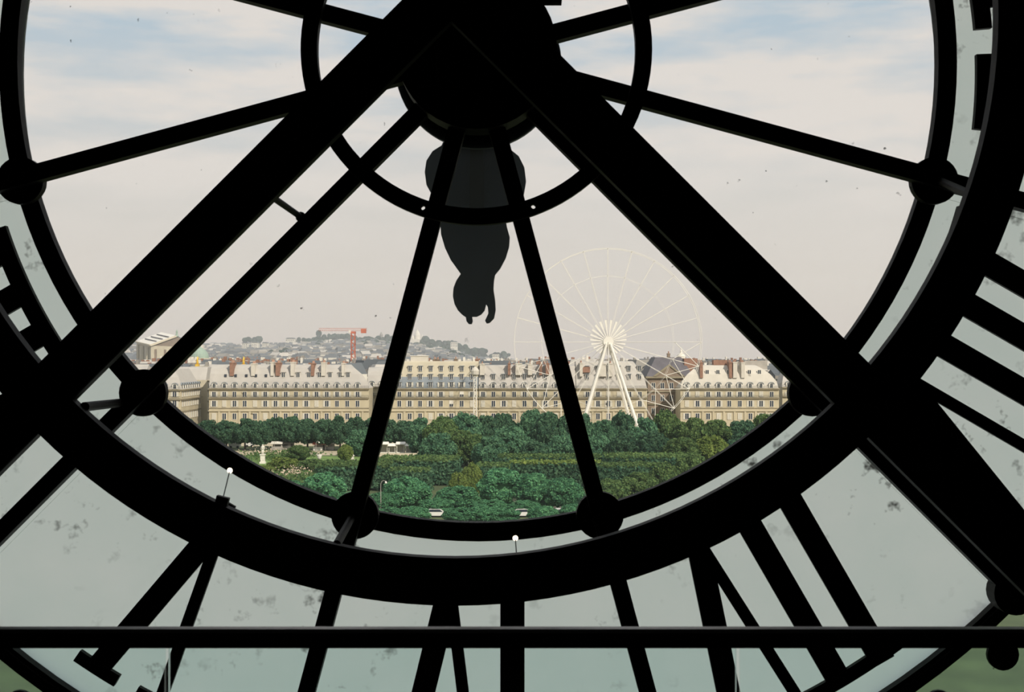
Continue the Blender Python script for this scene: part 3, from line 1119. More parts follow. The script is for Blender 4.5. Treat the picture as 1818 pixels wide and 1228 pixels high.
# pavilion, shade painted into its brown walls, with the steep dark roof between the cream blocks
PD = 446.0
pv = empty('pavilion', (X(1180, PD), PD, 0))
tag(pv, 'shaded stone pavilion with steep dark slate roof behind the lattice of the ferris wheel', 'building')
pa, pb2 = X(1150, PD), X(1228, PD)
MB().box(pa, pb2, PD, PD + 22, 0, Z(668, PD)).build('wall', slate_brown, pv)
zt_, zb_ = Z(634, PD), Z(668, PD)
MB().add([(pa - 0.6, PD - 0.6, zb_), (pb2 + 0.6, PD - 0.6, zb_), (pb2 + 0.6, PD + 22.6, zb_), (pa - 0.6, PD + 22.6, zb_),
          (pa + 3.2, PD + 4, zt_), (pb2 - 3.2, PD + 4, zt_), (pb2 - 3.2, PD + 18, zt_), (pa + 3.2, PD + 18, zt_)],
         [(0, 3, 2, 1), (4, 5, 6, 7), (0, 1, 5, 4), (1, 2, 6, 5), (2, 3, 7, 6), (3, 0, 4, 7)]).build('roof', slate_dark, pv)
MB().box(pa - 0.8, pb2 + 0.8, PD - 0.9, PD, zb_ - 0.6, zb_).build('cornice', ledge, pv)
MB().prism([(X(1162, PD), zb_), (X(1212, PD), zb_), (X(1188, PD), Z(648, PD))], PD - 0.8, PD + 3).build('pediment', slate_brown, pv)
MB().prism([(X(1159, PD), zb_ + 0.1), (X(1165, PD), zb_ + 0.1), (X(1188, PD), Z(649.5, PD)), (X(1211, PD), zb_ + 0.1), (X(1215, PD), zb_ + 0.1), (X(1188, PD), Z(646, PD))], PD - 1.1, PD + 0.2).build('pediment_moulding', ledge, pv)
for px in (1160, 1176, 1192, 1208):
    for py in (690, 712, 735):
        put_window(pv, 'tall', X(px, PD), PD, Z(py, PD), 'plain')
for py in (694, 716):
    MB().box(pa, pb2, PD - 0.4, PD, Z(py, PD) - 0.4, Z(py, PD)).build('band_course', ledge, pv)
chimney(pv, X(1190, PD), PD + 5, Z(640, PD), Z(627, PD), 1.0, 1.6, slate_brown, 2)
MB().box(X(1216, PD), X(1240, PD), PD + 2, PD + 8, Z(672, PD), Z(636, PD)).build('party_wall', brick, pv)
# small domed lantern above
LD = 520.0
ln = empty('lantern_tower', (X(1211, LD), LD + 2, 10))
tag(ln, 'small pale domed turret with a spire above the dark pavilion roof', 'turret')
MB().box(X(1196, LD), X(1226, LD), LD, LD + 7, 0, Z(637, LD)).build('base', concrete, ln)
u = LD / F
MB().lathe([(7.5 * u, 0), (7.5 * u, 5 * u), (8.2 * u, 5.2 * u), (6.2 * u, 9 * u), (3 * u, 11 * u), (2.2 * u, 13 * u), (2.2 * u, 15 * u), (0.5 * u, 18 * u), (0.2 * u, 22 * u)],
           (X(1211, LD), LD + 3, Z(638, LD)), 14).build('dome', far_white, ln)

# ------------------------------------------------------------------ ferris wheel
WD = 398.0
wm = WD / F
hubc = W(1079, 607, WD)
wheel = empty('ferris_wheel', (hubc.x, WD, 0))
tag(wheel, 'large white ferris wheel with thin spokes rising above the trees', 'ferris wheel')
WR = 166 * wm


def wp(r_, a, y):
    return Vector((hubc.x + r_ * math.cos(a), WD + y, hubc.z + r_ * math.sin(a)))


for y in (-1.6, 1.6):
    b = MB()
    for k in range(48):
        b.tube(wp(WR, k * math.pi / 24, y), wp(WR, (k + 1) * math.pi / 24, y), 0.075, 5)
    b.build('rim', white_paint, wheel)
    b = MB()
    for k in range(24):
        b.tube(wp(WR * 0.71, k * math.pi / 12, y), wp(WR * 0.71, (k + 1) * math.pi / 12, y), 0.04, 4)
    b.build('inner_hoop', white_paint, wheel)
for k in range(24):
    a = k * math.pi / 12
    b = MB()
    b.tube(wp(1.2, a, -2.4), wp(WR, a, -1.6), 0.065, 5)
    b.tube(wp(1.2, a, 2.4), wp(WR, a, 1.6), 0.05, 5)
    b.tube(wp(WR, a, -1.6), wp(WR, a, 1.6), 0.09, 5)
    b.tube(wp(WR * 0.71, a, -1.8), wp(WR * 0.71, a, 1.8), 0.06, 4)
    b.build('spoke', white_paint, wheel)
    # flat blades of the hub fan
    d = a + math.pi / 24
    r0, r1 = 1.0, WR * 0.235
    r1 *= 0.8 + 0.2 * math.sin(d)
    pts = [(r0, d - 0.05), (r1, d - 0.05), (r1, d + 0.05), (r0, d + 0.05)]
    MB().prism([(wp(rr, aa, 0).x, wp(rr, aa, 0).z) for rr, aa in pts], WD - 2.75, WD - 2.69).build('hub_blade', white_paint, wheel)
MB().prism([(wp(1.6, 2 * math.pi * i / 20, 0).x, wp(1.6, 2 * math.pi * i / 20, 0).z) for i in range(20)], WD - 3.0, WD + 3.0).build('hub', white_paint, wheel)
for (px, sy) in ((1036, -1), (1124, -1), (1040, 1), (1120, 1)):
    foot = Vector((X(px, WD) * 1.0 + (X(px, WD) - hubc.x) * 0.35, WD + sy * 7.0, 0))
    top = Vector((hubc.x + (0.6 if px > 1079 else -0.6), WD + sy * 3.2, hubc.z - 0.6))
    b = MB()
    b.tube(foot, top, 0.62 if sy < 0 else 0.45, 8, 0.40)
    b.build('leg', white_paint, wheel)
MB().tube((hubc.x, WD - 3.4, 0), (hubc.x, WD - 3.2, hubc.z), 0.14, 6).build('power_mast', white_paint, wheel)
for k in range(13, 24):
    if k in (17, 18, 19):
        continue
    a = k * math.pi / 12
    b = MB()
    b.tube(wp(WR, a, -1.6), wp(WR * 0.71, a + math.pi / 12, -1.6), 0.10, 5)
    b.tube(wp(WR * 0.71, a, -1.6), wp(WR, a + math.pi / 12, -1.6), 0.10, 5)
    b.build('cross_brace', white_paint, wheel)
MB().box(hubc.x - 9, hubc.x + 9, WD - 9, WD + 9, 0, 0.5).build('platform', concrete, wheel)

# striped ride mast standing in front of the taller building
MD = 392.0
mast = empty('ride_mast', (X(843.5, MD), MD, 0))
tag(mast, 'slim white lattice mast with a pinkish head before the taller building', 'mast')
b = MB()
xm = X(843.5, MD)
for sx, sy in ((-1, -1), (1, -1), (1, 1), (-1, 1)):
    b.tube((xm + 0.42 * sx, MD + 0.42 * sy, 0), (xm + 0.42 * sx, MD + 0.42 * sy, Z(668, MD)), 0.13, 5)
k = 0
z = 0.5
while z < Z(670, MD):
    s = 1 if k % 2 else -1
    b.tube((xm - 0.42 * s, MD - 0.42, z), (xm + 0.42 * s, MD - 0.42, z + 0.8), 0.09, 4)
    b.tube((xm - 0.42, MD + 0.42 * s, z), (xm - 0.42, MD - 0.42 * s, z + 0.8), 0.09, 4)
    z += 0.8
    k += 1
b.build('lattice', white_paint, mast)
MB().lathe([(0.5, 0), (1.2, 0.6), (1.3, 1.8), (0.8, 2.6), (0.25, 3.0)], (xm, MD, Z(668, MD)), 10).build('head', render_w, mast)

# ------------------------------------------------------------------ red tower crane beyond the roofs
CD = 640.0
cm = CD / F
crane = empty('tower_crane', (X(627, CD), CD, 0))
tag(crane, 'red lattice tower crane rising behind the dormered roofs', 'crane')
xc = X(627, CD)
b = MB()
w = 0.95
top = Z(592, CD)
for sx, sy in ((-1, -1), (1, -1), (1, 1), (-1, 1)):
    b.tube((xc + w * sx, CD + w * sy, 0), (xc + w * sx, CD + w * sy, top), 0.24, 4)
z, k = 12.0, 0
while z < top - 1.6:
    s = 1 if k % 2 else -1
    b.tube((xc - w * s, CD - w, z), (xc + w * s, CD - w, z + 1.8), 0.28, 4)
    b.tube((xc + w, CD - w * s, z), (xc + w, CD + w * s, z + 1.8), 0.28, 4)
    z += 1.8
    k += 1
b.build('tower', crane_red, crane)
zj = Z(587, CD)
b = MB()
for (xa, xb) in ((X(566, CD), X(652, CD)),):
    for yy, zz in ((-0.6, zj), (0.6, zj), (0, zj + 1.3)):
        b.tube((xa, CD + yy, zz), (xb, CD + yy, zz), 0.08, 4)
    k = 24
    for i in range(k):
        x0_ = xa + (xb - xa) * i / k
        x1_ = xa + (xb - xa) * (i + 1) / k
        b.tube((x0_, CD - 0.6, zj), ((x0_ + x1_) / 2, CD, zj + 1.3), 0.06, 4)
        b.tube(((x0_ + x1_) / 2, CD, zj + 1.3), (x1_, CD - 0.6, zj), 0.06, 4)
b.build('jib', crane_red, crane)
MB().box(X(641, CD), X(650, CD), CD - 0.9, CD + 0.9, zj - 1.2, zj + 1.0).build('counterweight', crane_red, crane)
MB().box(xc - 1.3, xc + 1.3, CD - 1.3, CD + 1.3, top, top + 1.1).build('slewing_ring', crane_red, crane)
MB().box(X(619.5, CD), X(623.5, CD), CD - 1.4, CD + 0.3, Z(591, CD), Z(586, CD)).build('cab', far_white, crane)

# ------------------------------------------------------------------ opera house and other landmarks
op = empty('opera_house', (X(285, 1110), 1110, 0))
tag(op, 'large stone opera house with white sloping roof, between the diagonal beam and spoke', 'building')
A_, B_, R1, R2_, C_ = W(243, 607, 1150), W(268, 613, 1085), W(314, 597, 1112), W(286, 591, 1170), W(350, 617, 1135)


def down(p, z=2.0):
    return Vector((p.x, p.y, z))


D_ = C_ + (A_ - B_)
b = MB()
b.add([A_, B_, C_, D_, down(A_), down(B_), down(C_), down(D_)], [(0, 4, 5, 1), (1, 5, 6, 2), (2, 6, 7, 3), (3, 7, 4, 0), (0, 1, 2, 3)])
b.build('wall', stone_b, op)
MB().add([B_, C_, R1, B_ + Vector((0, 3, 0)), C_ + Vector((0, 3, 0)), R1 + Vector((0, 3, 0))], [(0, 1, 2), (5, 4, 3), (0, 3, 4, 1), (1, 4, 5, 2), (2, 5, 3, 0)]).build('gable', slate_brown, op)  # shade on this side painted by the browner stone colour
up_ = Vector((0, 0, 0.8))
MB().add([A_, B_, R1, R2_, A_ + up_, B_ + up_, R1 + up_, R2_ + up_], [(0, 3, 2, 1), (4, 5, 6, 7), (0, 1, 5, 4), (1, 2, 6, 5), (2, 3, 7, 6), (3, 0, 4, 7)]).build('roof', white_paint, op)
MB().add([C_, D_, R2_, R1, C_ + up_, D_ + up_, R2_ + up_, R1 + up_], [(0, 1, 2, 3), (7, 6, 5, 4), (0, 4, 5, 1), (1, 5, 6, 2), (2, 6, 7, 3), (3, 7, 4, 0)]).build('roof', far_roof, op)
for t in (0.28, 0.52, 0.76):
    p = A_.lerp(R2_, t) + Vector((0, -0.6, 1.1))
    q = B_.lerp(R1, t) + Vector((0, -0.6, 1.1))
    p, q = p.lerp(q, 0.12), p.lerp(q, 0.88)
    MB().bar(p, q, 0.9, 0.7, (0, 0, 1)).build('roof_slot', slate_dark, op)
MB().bar(B_ + Vector((0, -1, 0)), R1 + Vector((0, -1, 0.2)), 1.6, 2.2, (0, 1, 0)).build('gable_moulding', stone_b, op)
MB().bar(A_ + Vector((-0.6, -0.6, 0)), B_ + Vector((-0.6, -0.6, 0)), 1.6, 1.4, (0, 0, 1)).build('eaves', stone_b, op)
for t in (0.15, 0.5, 0.85):
    p = A_.lerp(B_, t)
    MB().box(p.x - 1.6, p.x + 0.4, p.y - 2, p.y + 0.6, 2, p.z - 2).build('buttress', stone_b, op)
for t in (0.1, 0.3, 0.5, 0.7, 0.9):
    p = B_.lerp(C_, t)
    MB().box(p.x - 0.8, p.x + 0.8, p.y - 1.6, p.y + 0.4, 2, p.z - 3).build('buttress', slate_brown, op)  # buttresses carry the gable's painted shade
p = W(312, 592, 1112)
MB().lathe([(1.6, 0), (1.2, 1), (0.7, 3), (0.9, 4.2), (0.4, 5.5), (0.15, 6)], (R1.x, R1.y, R1.z), 8).build('finial', copper, op)
lw = empty('low_wing', (X(265, 1000), 1000, 0))
tag(lw, 'low cream roofs at the foot of the opera house', 'building')
MB().box(X(225, 1000), X(300, 1000), 1000, 1030, 0, Z(650, 1000)).build('wall', stone_b, lw)
MB().prism_x([(999, Z(650, 1000)), (1031, Z(650, 1000)), (1025, Z(645, 1000)), (1005, Z(645, 1000))], X(225, 1000), X(300, 1000)).build('roof', zinc, lw)
dm = empty('green_dome', (X(358, 1090), 1095, 0))
tag(dm, 'pale green copper dome beside the opera house roof', 'dome')
um = 1090 / F
MB().lathe([(16 * um, 0), (16 * um, 4 * um), (15 * um, 8 * um), (11 * um, 14 * um), (6 * um, 18 * um), (2 * um, 20 * um), (0.6 * um, 24 * um)], (X(352, 1090), 1095, Z(636, 1090)), 20).build('dome', copper, dm)
MB().box(X(334, 1090), X(372, 1090), 1087, 1105, 0, Z(635.5, 1090)).build('drum', stone_b, dm)
MB().box(X(352, 1100), X(360, 1100), 1100, 1106, 20, Z(612, 1100)).build('stair_tower', far_white, dm)
for px, lab in ((350.5, 'gilded statue group on the roofline next to the diagonal spoke'), (432.5, 'gilded statue group on the roofline above the dormered building')):
    g_ = empty('gilded_statue', (X(px, 500), 500, 0))
    tag(g_, lab, 'statue', 'gilded roof statues')
    ug = 500 / F
    base = W(px, 650, 500)
    MB().box(base.x - 3.0 * ug, base.x + 3.0 * ug, 499, 501, base.z, base.z + 4 * ug).build('pedestal', gold, g_)
    fb = MB()
    fb.lathe([(2.0 * ug, 0), (2.3 * ug, 3 * ug), (1.4 * ug, 7 * ug), (1.8 * ug, 9 * ug), (0.8 * ug, 10.5 * ug), (1.0 * ug, 12 * ug), (0.5 * ug, 13.4 * ug)], (base.x, 500, base.z + 4 * ug), 8)
    fb.tube((base.x, 500, base.z + 12 * ug), (base.x + 2.6 * ug, 500, base.z + 16 * ug), 0.5 * ug, 5)
    fb.tube((base.x, 500, base.z + 12 * ug), (base.x - 3.2 * ug, 500, base.z + 10 * ug), 0.5 * ug, 5)
    fb.build('figure', gold, g_, smooth=True)
    MB().box(base.x - 9 * ug, base.x + 9 * ug, 498, 512, 0, base.z).build('roof_block', stone_b, g_)

# basilica on the hill
SD = 2950.0
us = SD / F
bas = empty('basilica', W(742, 612, SD))
tag(bas, 'pale domed basilica on the hilltop just right of the first near-vertical spoke', 'basilica')
bw = W(742, 612, SD)
MB().box(bw.x - 13 * us, bw.x + 11 * us, SD, SD + 40, bw.z - 20, bw.z + 10 * us).build('nave', far_white, bas)
for dx, r_, h_, z_ in ((-2, 5.2, 16, 10), (-10, 2.6, 9, 8), (7, 2.6, 9, 8), (-6, 2.0, 7, 9)):
    MB().lathe([(r_ * us, 0), (r_ * us, h_ * 0.35 * us), (r_ * 1.05 * us, h_ * 0.4 * us), (r_ * 0.85 * us, h_ * 0.68 * us), (r_ * 0.5 * us, h_ * 0.88 * us), (r_ * 0.2 * us, h_ * us), (0.2 * us, h_ * 1.25 * us)],
               (bw.x + dx * us, SD + 15, bw.z + z_ * us), 14).build('dome', far_white, bas)
wt = empty('water_tower', W(677, 606, 2900))
tag(wt, 'small grey tower with pointed cap on the hilltop left of the basilica', 'tower')
pw = W(677, 606, 2900)
uw = 2900 / F
MB().lathe([(2.4 * uw, -10), (2.4 * uw, 10 * uw), (3.0 * uw, 10.2 * uw), (3.0 * uw, 12 * uw), (0.4 * uw, 17 * uw)], (pw.x, 2900, pw.z), 12).build('tower', far_wall, wt)
MB().box(pw.x - 24 * uw, pw.x - 3 * uw, 2900, 2925, pw.z - 10, pw.z + 6 * uw).build('hall', far_wall, wt)

# pale blocks that can be picked out on the slope
for i, (px, py, wpx, hpx, D, lab) in enumerate((
        (452, 622, 11, 14, 2300, 'tall pale apartment block on the slope, middle of a cluster of three'),
        (470, 622, 9, 13, 2350, 'pale apartment block on the slope, right one of a cluster of three'),
        (434, 618, 9, 9, 2320, 'pale low block on the slope, left one of a cluster of three'),
        (806, 616, 12, 9, 2800, 'white house standing alone on the ridge right of the basilica'),
        (515, 606, 16, 5, 2850, 'long pale building on the skyline left of the crane'),
        (560, 618, 20, 5, 2400, 'long pale building lower on the slope left of the crane'),
        (650, 622, 16, 5, 2400, 'long white building on the slope right of the crane'),
        (880, 634, 12, 6, 2000, 'pale house on the falling end of the hill'))):
    o = empty('hill_building', W(px, py + 4, D))
    tag(o, lab, 'building', 'pale buildings on the hill')
    u_ = D / F
    p = W(px, py, D)
    MB().box(p.x - wpx / 2 * u_, p.x + wpx / 2 * u_, D, D + 18, p.z - 45, p.z + hpx * u_).build('wall', far_white, o)
    MB().prism([(p.x - (wpx / 2 + 0.4) * u_, p.z + hpx * u_), (p.x + (wpx / 2 + 0.4) * u_, p.z + hpx * u_), (p.x + wpx / 3 * u_, p.z + (hpx + 1.8) * u_), (p.x - wpx / 3 * u_, p.z + (hpx + 1.8) * u_)], D - 1, D + 19).build('roof', far_roof, o)
    for r_ in range(int(hpx / 4)):
        for c_ in range(int(wpx / 3)):
            MB().box(p.x + (-wpx / 2 + 1.2 + 3 * c_) * u_, p.x + (-wpx / 2 + 2.4 + 3 * c_) * u_, D - 0.3, D + 0.2, p.z + (1.2 + 3.8 * r_) * u_, p.z + (3.2 + 3.8 * r_) * u_).build('window', pane_dark, o)

# the uncountable roofs of the city behind, and woods on the hill
rr = random.Random(5)
# columns and distances already taken by named landmarks
KEEP = [(296, 66, 1120, 75), (262, 50, 1015, 32), (354, 34, 1096, 30), (627, 8, 640, 12), (1211, 26, 524, 18), (452, 10, 2309, 24), (470, 10, 2359, 24), (434, 10, 2329, 24),
        (806, 11, 2809, 24), (515, 13, 2859, 24), (560, 15, 2409, 24), (650, 13, 2409, 24), (880, 11, 2009, 24), (740, 18, 2970, 40), (665, 22, 2912, 30)]
b = MB()
for i in range(12000):
    t = rr.random()
    D = 520 + (2950 - 520) * t ** 1.3
    px = rr.uniform(-250, 1950)
    x = X(px, D)
    if any(abs(px - kx) < kw and abs(D - kd) < kr for kx, kw, kd, kr in KEEP):
        continue
    gz = terrain(x, D)
    w = rr.uniform(3, 8)
    d = rr.uniform(5, 9)
    if D < 900:
        h = rr.uniform(15, 22.5)
    else:
        h = rr.uniform(7, 15) if D < 1900 else rr.uniform(5, 10)
    a = rr.uniform(-0.5, 0.5)
    ca, sa = math.cos(a), math.sin(a)

    def q_(lx, ly, lz):
        return (x + lx * ca - ly * sa, D + lx * sa + ly * ca, gz + lz)
    b.mat(0 if rr.random() < 0.86 else 2)
    vs = [q_(-w, -d, -4), q_(w, -d, -4), q_(w, d, -4), q_(-w, d, -4), q_(-w, -d, h), q_(w, -d, h), q_(w, d, h), q_(-w, d, h)]
    b.add(vs, [(0, 1, 5, 4), (1, 2, 6, 5), (2, 3, 7, 6), (3, 0, 4, 7)])
    rh = rr.uniform(1.5, 4.5)
    b.mat(rr.choice((1, 1, 1, 1, 3, 0)))
    if rr.random() < 0.5:
        b.add([vs[4], vs[5], vs[6], vs[7], q_(-w, 0, h + rh), q_(w, 0, h + rh)], [(0, 1, 5, 4), (2, 3, 4, 5), (1, 2, 5), (3, 0, 4)])
    else:
        b.add([vs[4], vs[5], vs[6], vs[7], q_(-w * .7, -d * .7, h + rh), q_(w * .7, -d * .7, h + rh), q_(w * .7, d * .7, h + rh), q_(-w * .7, d * .7, h + rh)],
              [(0, 1, 5, 4), (1, 2, 6, 5), (2, 3, 7, 6), (3, 0, 4, 7), (4, 5, 6, 7)])
    if D < 1500:
        b.mat(rr.choice((0, 4, 2)))
        for _ in range(rr.randint(1, 3)):
            cx_ = rr.uniform(-w, w) * 0.8
            cy_ = rr.uniform(-d, d) * 0.5
            p_ = q_(cx_, cy_, h)
            b.box(p_[0] - 0.5, p_[0] + 0.5, p_[1] - 1.2, p_[1] + 1.2, p_[2] - 0.5, p_[2] + rh + rr.uniform(0.3, 1.8))
tag(b.build('city_rooftops', [far_wall, far_roof, far_white, zinc, brick]), 'hazy sprawl of distant city roofs covering the slope behind the facades', 'rooftops', kind='stuff')


def leaf_quads(b, pts, nrm, size, rnd):
    """scatter leaf quads at points, loosely facing their normals"""
    k = len(pts)
    t = rnd.normal(size=(k, 3)) * 0.95 + nrm
    t /= np.linalg.norm(t, axis=1)[:, None]
    u = np.cross(t, rnd.normal(size=(k, 3)))
    u /= np.linalg.norm(u, axis=1)[:, None]
    v = np.cross(t, u)
    s = (size * rnd.uniform(0.6, 1.35, k))[:, None] if np.isscalar(size) else (size * rnd.uniform(0.6, 1.35, k)[:, None])
    q = np.stack([pts - u * s - v * s * 0.7, pts + u * s - v * s * 0.7, pts + u * s * 0.8 + v * s * 0.7, pts - u * s * 0.8 + v * s * 0.7], 1).reshape(-1, 3)
    base = len(b.v)
    b.v += [tuple(p) for p in q]
    b.f += [(base + 4 * i, base + 4 * i + 1, base + 4 * i + 2, base + 4 * i + 3) for i in range(k)]
    b.m += [b.cur] * k


def lumps_crown(seed, n_l, n_leaf, leaf, squash=0.50, zc=0.50, lump=(0.13, 0.27)):
    """crown in unit space: radius 1 in x and y, height 0..1"""
    rnd = np.random.default_rng(seed)
    b = MB()
    C, R_ = [], []
    for i in range(n_l):
        a = rnd.uniform(0, 2 * math.pi)
        s = rnd.uniform(-0.9, 1.0)
        rad = math.sqrt(max(0, 1 - s * s)) * rnd.uniform(0.66, 0.86)
        C.append((rad * math.cos(a), rad * math.sin(a), zc + s * squash * rnd.uniform(0.66, 0.84)))
        R_.append(rnd.uniform(*lump))
    C.append((0, 0, zc))
    R_.append(0.62)
    C, R_ = np.array(C), np.array(R_)
    zs = squash
    for c, r_ in zip(C, R_):
        b.ball(c, r_ * 0.86, r_ * 0.86, r_ * 0.86 * zs, n=8, m=5)
    per = n_leaf // len(C)
    for i, (c, r_) in enumerate(zip(C, R_)):
        d = rnd.normal(size=(per, 3))
        d /= np.linalg.norm(d, axis=1)[:, None]
        rad = r_ * rnd.uniform(0.84, 1.24, per)[:, None]
        p = c + d * rad * np.array([1, 1, zs])
        keep = np.ones(per, bool)
        for j in range(len(C)):
            if j != i:
                e = (p - C[j]) / np.array([1, 1, zs])
                keep &= np.linalg.norm(e, axis=1) > R_[j] * 0.80
        sz = leaf * np.array([[1, 1, zs]])
        leaf_quads(b, p[keep], d[keep], np.repeat(sz, keep.sum(), 0), rnd)
    return b


CROWN = {}
for kname, lm in (('teal', leaf_teal), ('dark', leaf_dark), ('olive', leaf_olive), ('yellow', leaf_yellow)):
    CROWN[kname] = [lumps_crown(31 + i + 10 * len(kname), 80 + 10 * i, 15000, 0.055).mesh('crown', lm) for i in range(3)]
CROWN['fine'] = [lumps_crown(91 + i, 120, 26000, 0.042, lump=(0.10, 0.22)).mesh('crown', leaf_fresh) for i in range(3)]
TRUNK = MB().lathe([(0.45, 0), (0.30, 0.1), (0.24, 0.5), (0.18, 1.0)], (0, 0, 0), 8).mesh('trunk', bark)


def tree(px, top, D, wpx, kind, label, group=None, vi=0, foot=0.0, name='tree'):
    x = X(px, D)
    h = Z(top, D)
    r_ = wpx / 2 * D / F
    o = empty(name, (x, D, 0))
    tag(o, label, 'tree' if name == 'tree' else 'shrub', group)
    z0 = h * foot
    inst('crown', CROWN[kind][vi % 3], o, (x, D, z0), (0, 0, vi * 1.3), (r_ * 1.04, r_ * 1.04, (h - z0)))
    inst('trunk', TRUNK, o, (x, D, 0), (0, 0, 0), (max(0.5, r_ * 0.13) * 2, max(0.5, r_ * 0.13) * 2, h * 0.55))
    return o


ORD = ['first', 'second', 'third', 'fourth', 'fifth', 'sixth', 'seventh', 'eighth', 'ninth', 'tenth', 'eleventh', 'twelfth', 'thirteenth', 'fourteenth']
# far row below the long dormered building: clear trunks
for i, (px, top, wpx) in enumerate(((338, 744, 44), (368, 745, 42), (402, 746, 44), (435, 743, 42), (463, 746, 40), (490, 741, 44), (518, 739, 42), (546, 743, 42), (575, 744, 44), (604, 738, 44), (632, 739, 42), (661, 742, 44), (690, 745, 44), (722, 746, 46))):
    tree(px, top, 372 + (i * 7) % 9, wpx, 'dark', f'dark green tree, {ORD[i]} from the left in the trunked row under the facades', 'far trunked tree row', i, 0.16)
# taller mixed trees before the middle and right facades
mid = [(752, 742, 352, 56, 'teal'), (786, 741, 346, 66, 'olive'), (826, 733, 350, 62, 'teal'), (862, 738, 358, 50, 'dark'), (893, 733, 362, 46, 'dark'), (905, 757, 330, 70, 'teal'), (944, 727, 362, 54, 'teal'), (975, 731, 350, 56, 'dark'),
       (1010, 733, 350, 52, 'teal'), (1043, 735, 345, 46, 'teal'), (1072, 744, 345, 48, 'teal'), (1105, 731, 352, 50, 'dark'), (1140, 742, 340, 60, 'teal'), (1182, 730, 345, 62, 'olive'), (1228, 742, 338, 60, 'olive'),
       (1272, 745, 345, 62, 'olive'), (1318, 746, 345, 60, 'dark'), (1362, 735, 350, 60, 'olive'), (1404, 728, 350, 60, 'olive')]
marks = ['behind the pale stalls', 'with the widest rounded crown right of the stalls', 'below the striped mast', 'right of the striped mast', 'dark and small below the pale-roofed building',
         'low in front, mid-way between the two near-vertical spokes', 'tall, left of the second near-vertical spoke', 'dark, touching the second near-vertical spoke',
         'hidden partly by the second near-vertical spoke', 'just right of the second near-vertical spoke', 'under the left wheel leg', 'dark and domed, between the wheel legs', 'under the right wheel leg',
         'tallest under the shaded pavilion', 'left part below the white-roofed building', 'middle part below the white-roofed building', 'dark, right part below the white-roofed building',
         'before the right corner of the white-roofed building', 'outermost at the far right boss']
for i, ((px, top, D, wpx, kd), mk) in enumerate(zip(mid, marks)):
    tree(px, top, D, wpx, kd, f'leafy garden tree {mk}', 'tall garden trees', i, 0.02)
# second storey of lower rounded crowns in front of them
low = [(776, 768, 318, 64, 'teal'), (828, 764, 322, 66, 'olive'), (868, 776, 310, 60, 'teal'), (1000, 772, 315, 60, 'teal'), (1062, 772, 318, 52, 'teal'), (1108, 768, 315, 60, 'dark'), (1160, 765, 312, 66, 'dark'),
       (1212, 776, 306, 66, 'olive'), (1262, 772, 310, 64, 'yellow'), (1310, 778, 312, 60, 'dark'), (950, 782, 306, 58, 'dark')]
lmarks = ['right beside the pale stalls', 'in the middle of the big green mass', 'in a dip between rounded crowns', 'against the second near-vertical spoke', 'just right of the second spoke above the clipped hedge',
          'dark, below the wheel hub', 'dark, below the right wheel leg', 'olive, below the shaded pavilion', 'yellowish, above the right end of the hedge', 'dark, last before the rim at right', 'dark, above the yellow-topped hedge']
for i, ((px, top, D, wpx, kd), mk) in enumerate(zip(low, lmarks)):
    tree(px, top, D, wpx, kd, f'rounded lower tree crown {mk}', 'lower garden trees', i + 1, 0.0)
# near trees along the quay
near = [(575, 836, 232, 80, 'fine', 'bright green near tree left of the first near-vertical spoke'), (628, 872, 226, 70, 'fine', 'near tree crown half behind the first near-vertical spoke'),
        (722, 845, 228, 86, 'fine', 'near tree with pointed bright crown right of the first near-vertical spoke'), (678, 872, 224, 60, 'fine', 'near tree touching the right side of the first near-vertical spoke'),
        (812, 862, 226, 84, 'fine', 'near tree low in the middle of the bottom row'), (776, 884, 222, 60, 'fine', 'smallest near tree low beside the pointed one'),
        (893, 829, 232, 88, 'fine', 'tallest near tree with ragged bright top, right of centre'), (948, 838, 230, 80, 'fine', 'near tree right of the tallest one'), (1000, 846, 228, 74, 'fine', 'near tree left of the bottom right boss'),
        (868, 885, 222, 66, 'fine', 'low near tree in front of the tallest one'), (930, 888, 222, 66, 'fine', 'low near tree, right one in front of the tallest'),
        (1085, 850, 232, 66, 'olive', 'olive near tree right of the second near-vertical spoke'), (1135, 838, 236, 70, 'olive', 'olive near tree above the lower right rim'), (1180, 822, 240, 64, 'olive', 'olive near tree, third right of the second spoke'),
        (1228, 806, 250, 62, 'olive', 'olive near tree highest along the lower right rim'), (520, 852, 236, 70, 'fine', 'near tree low against the rim at the flower bed'), (1052, 876, 226, 60, 'teal', 'near tree behind the bottom right boss')]
for i, (px, top, D, wpx, kd, lab) in enumerate(near):
    tree(px, top, D, wpx, kd, lab, 'near quay trees', i, 0.0)

edge = [(655, 898, 'at the left boss of the bottom pane'), (694, 901, 'next to the left boss of the bottom pane'), (733, 897, 'below the pointed bright crown'), (815, 900, 'between the two glimpsed pale cars, left'),
        (858, 896, 'at the very bottom of the centre pane'), (893, 900, 'just left of the right glimpsed car'), (966, 897, 'right of the right glimpsed car'), (1022, 893, 'at the right boss of the bottom pane')]
for i, (px, top, mk) in enumerate(edge):
    tree(px, top, 210, 62, 'fine', f'lowest near bush along the bottom rim, {mk}', 'near quay bushes', i + 1, 0.0, 'shrub')

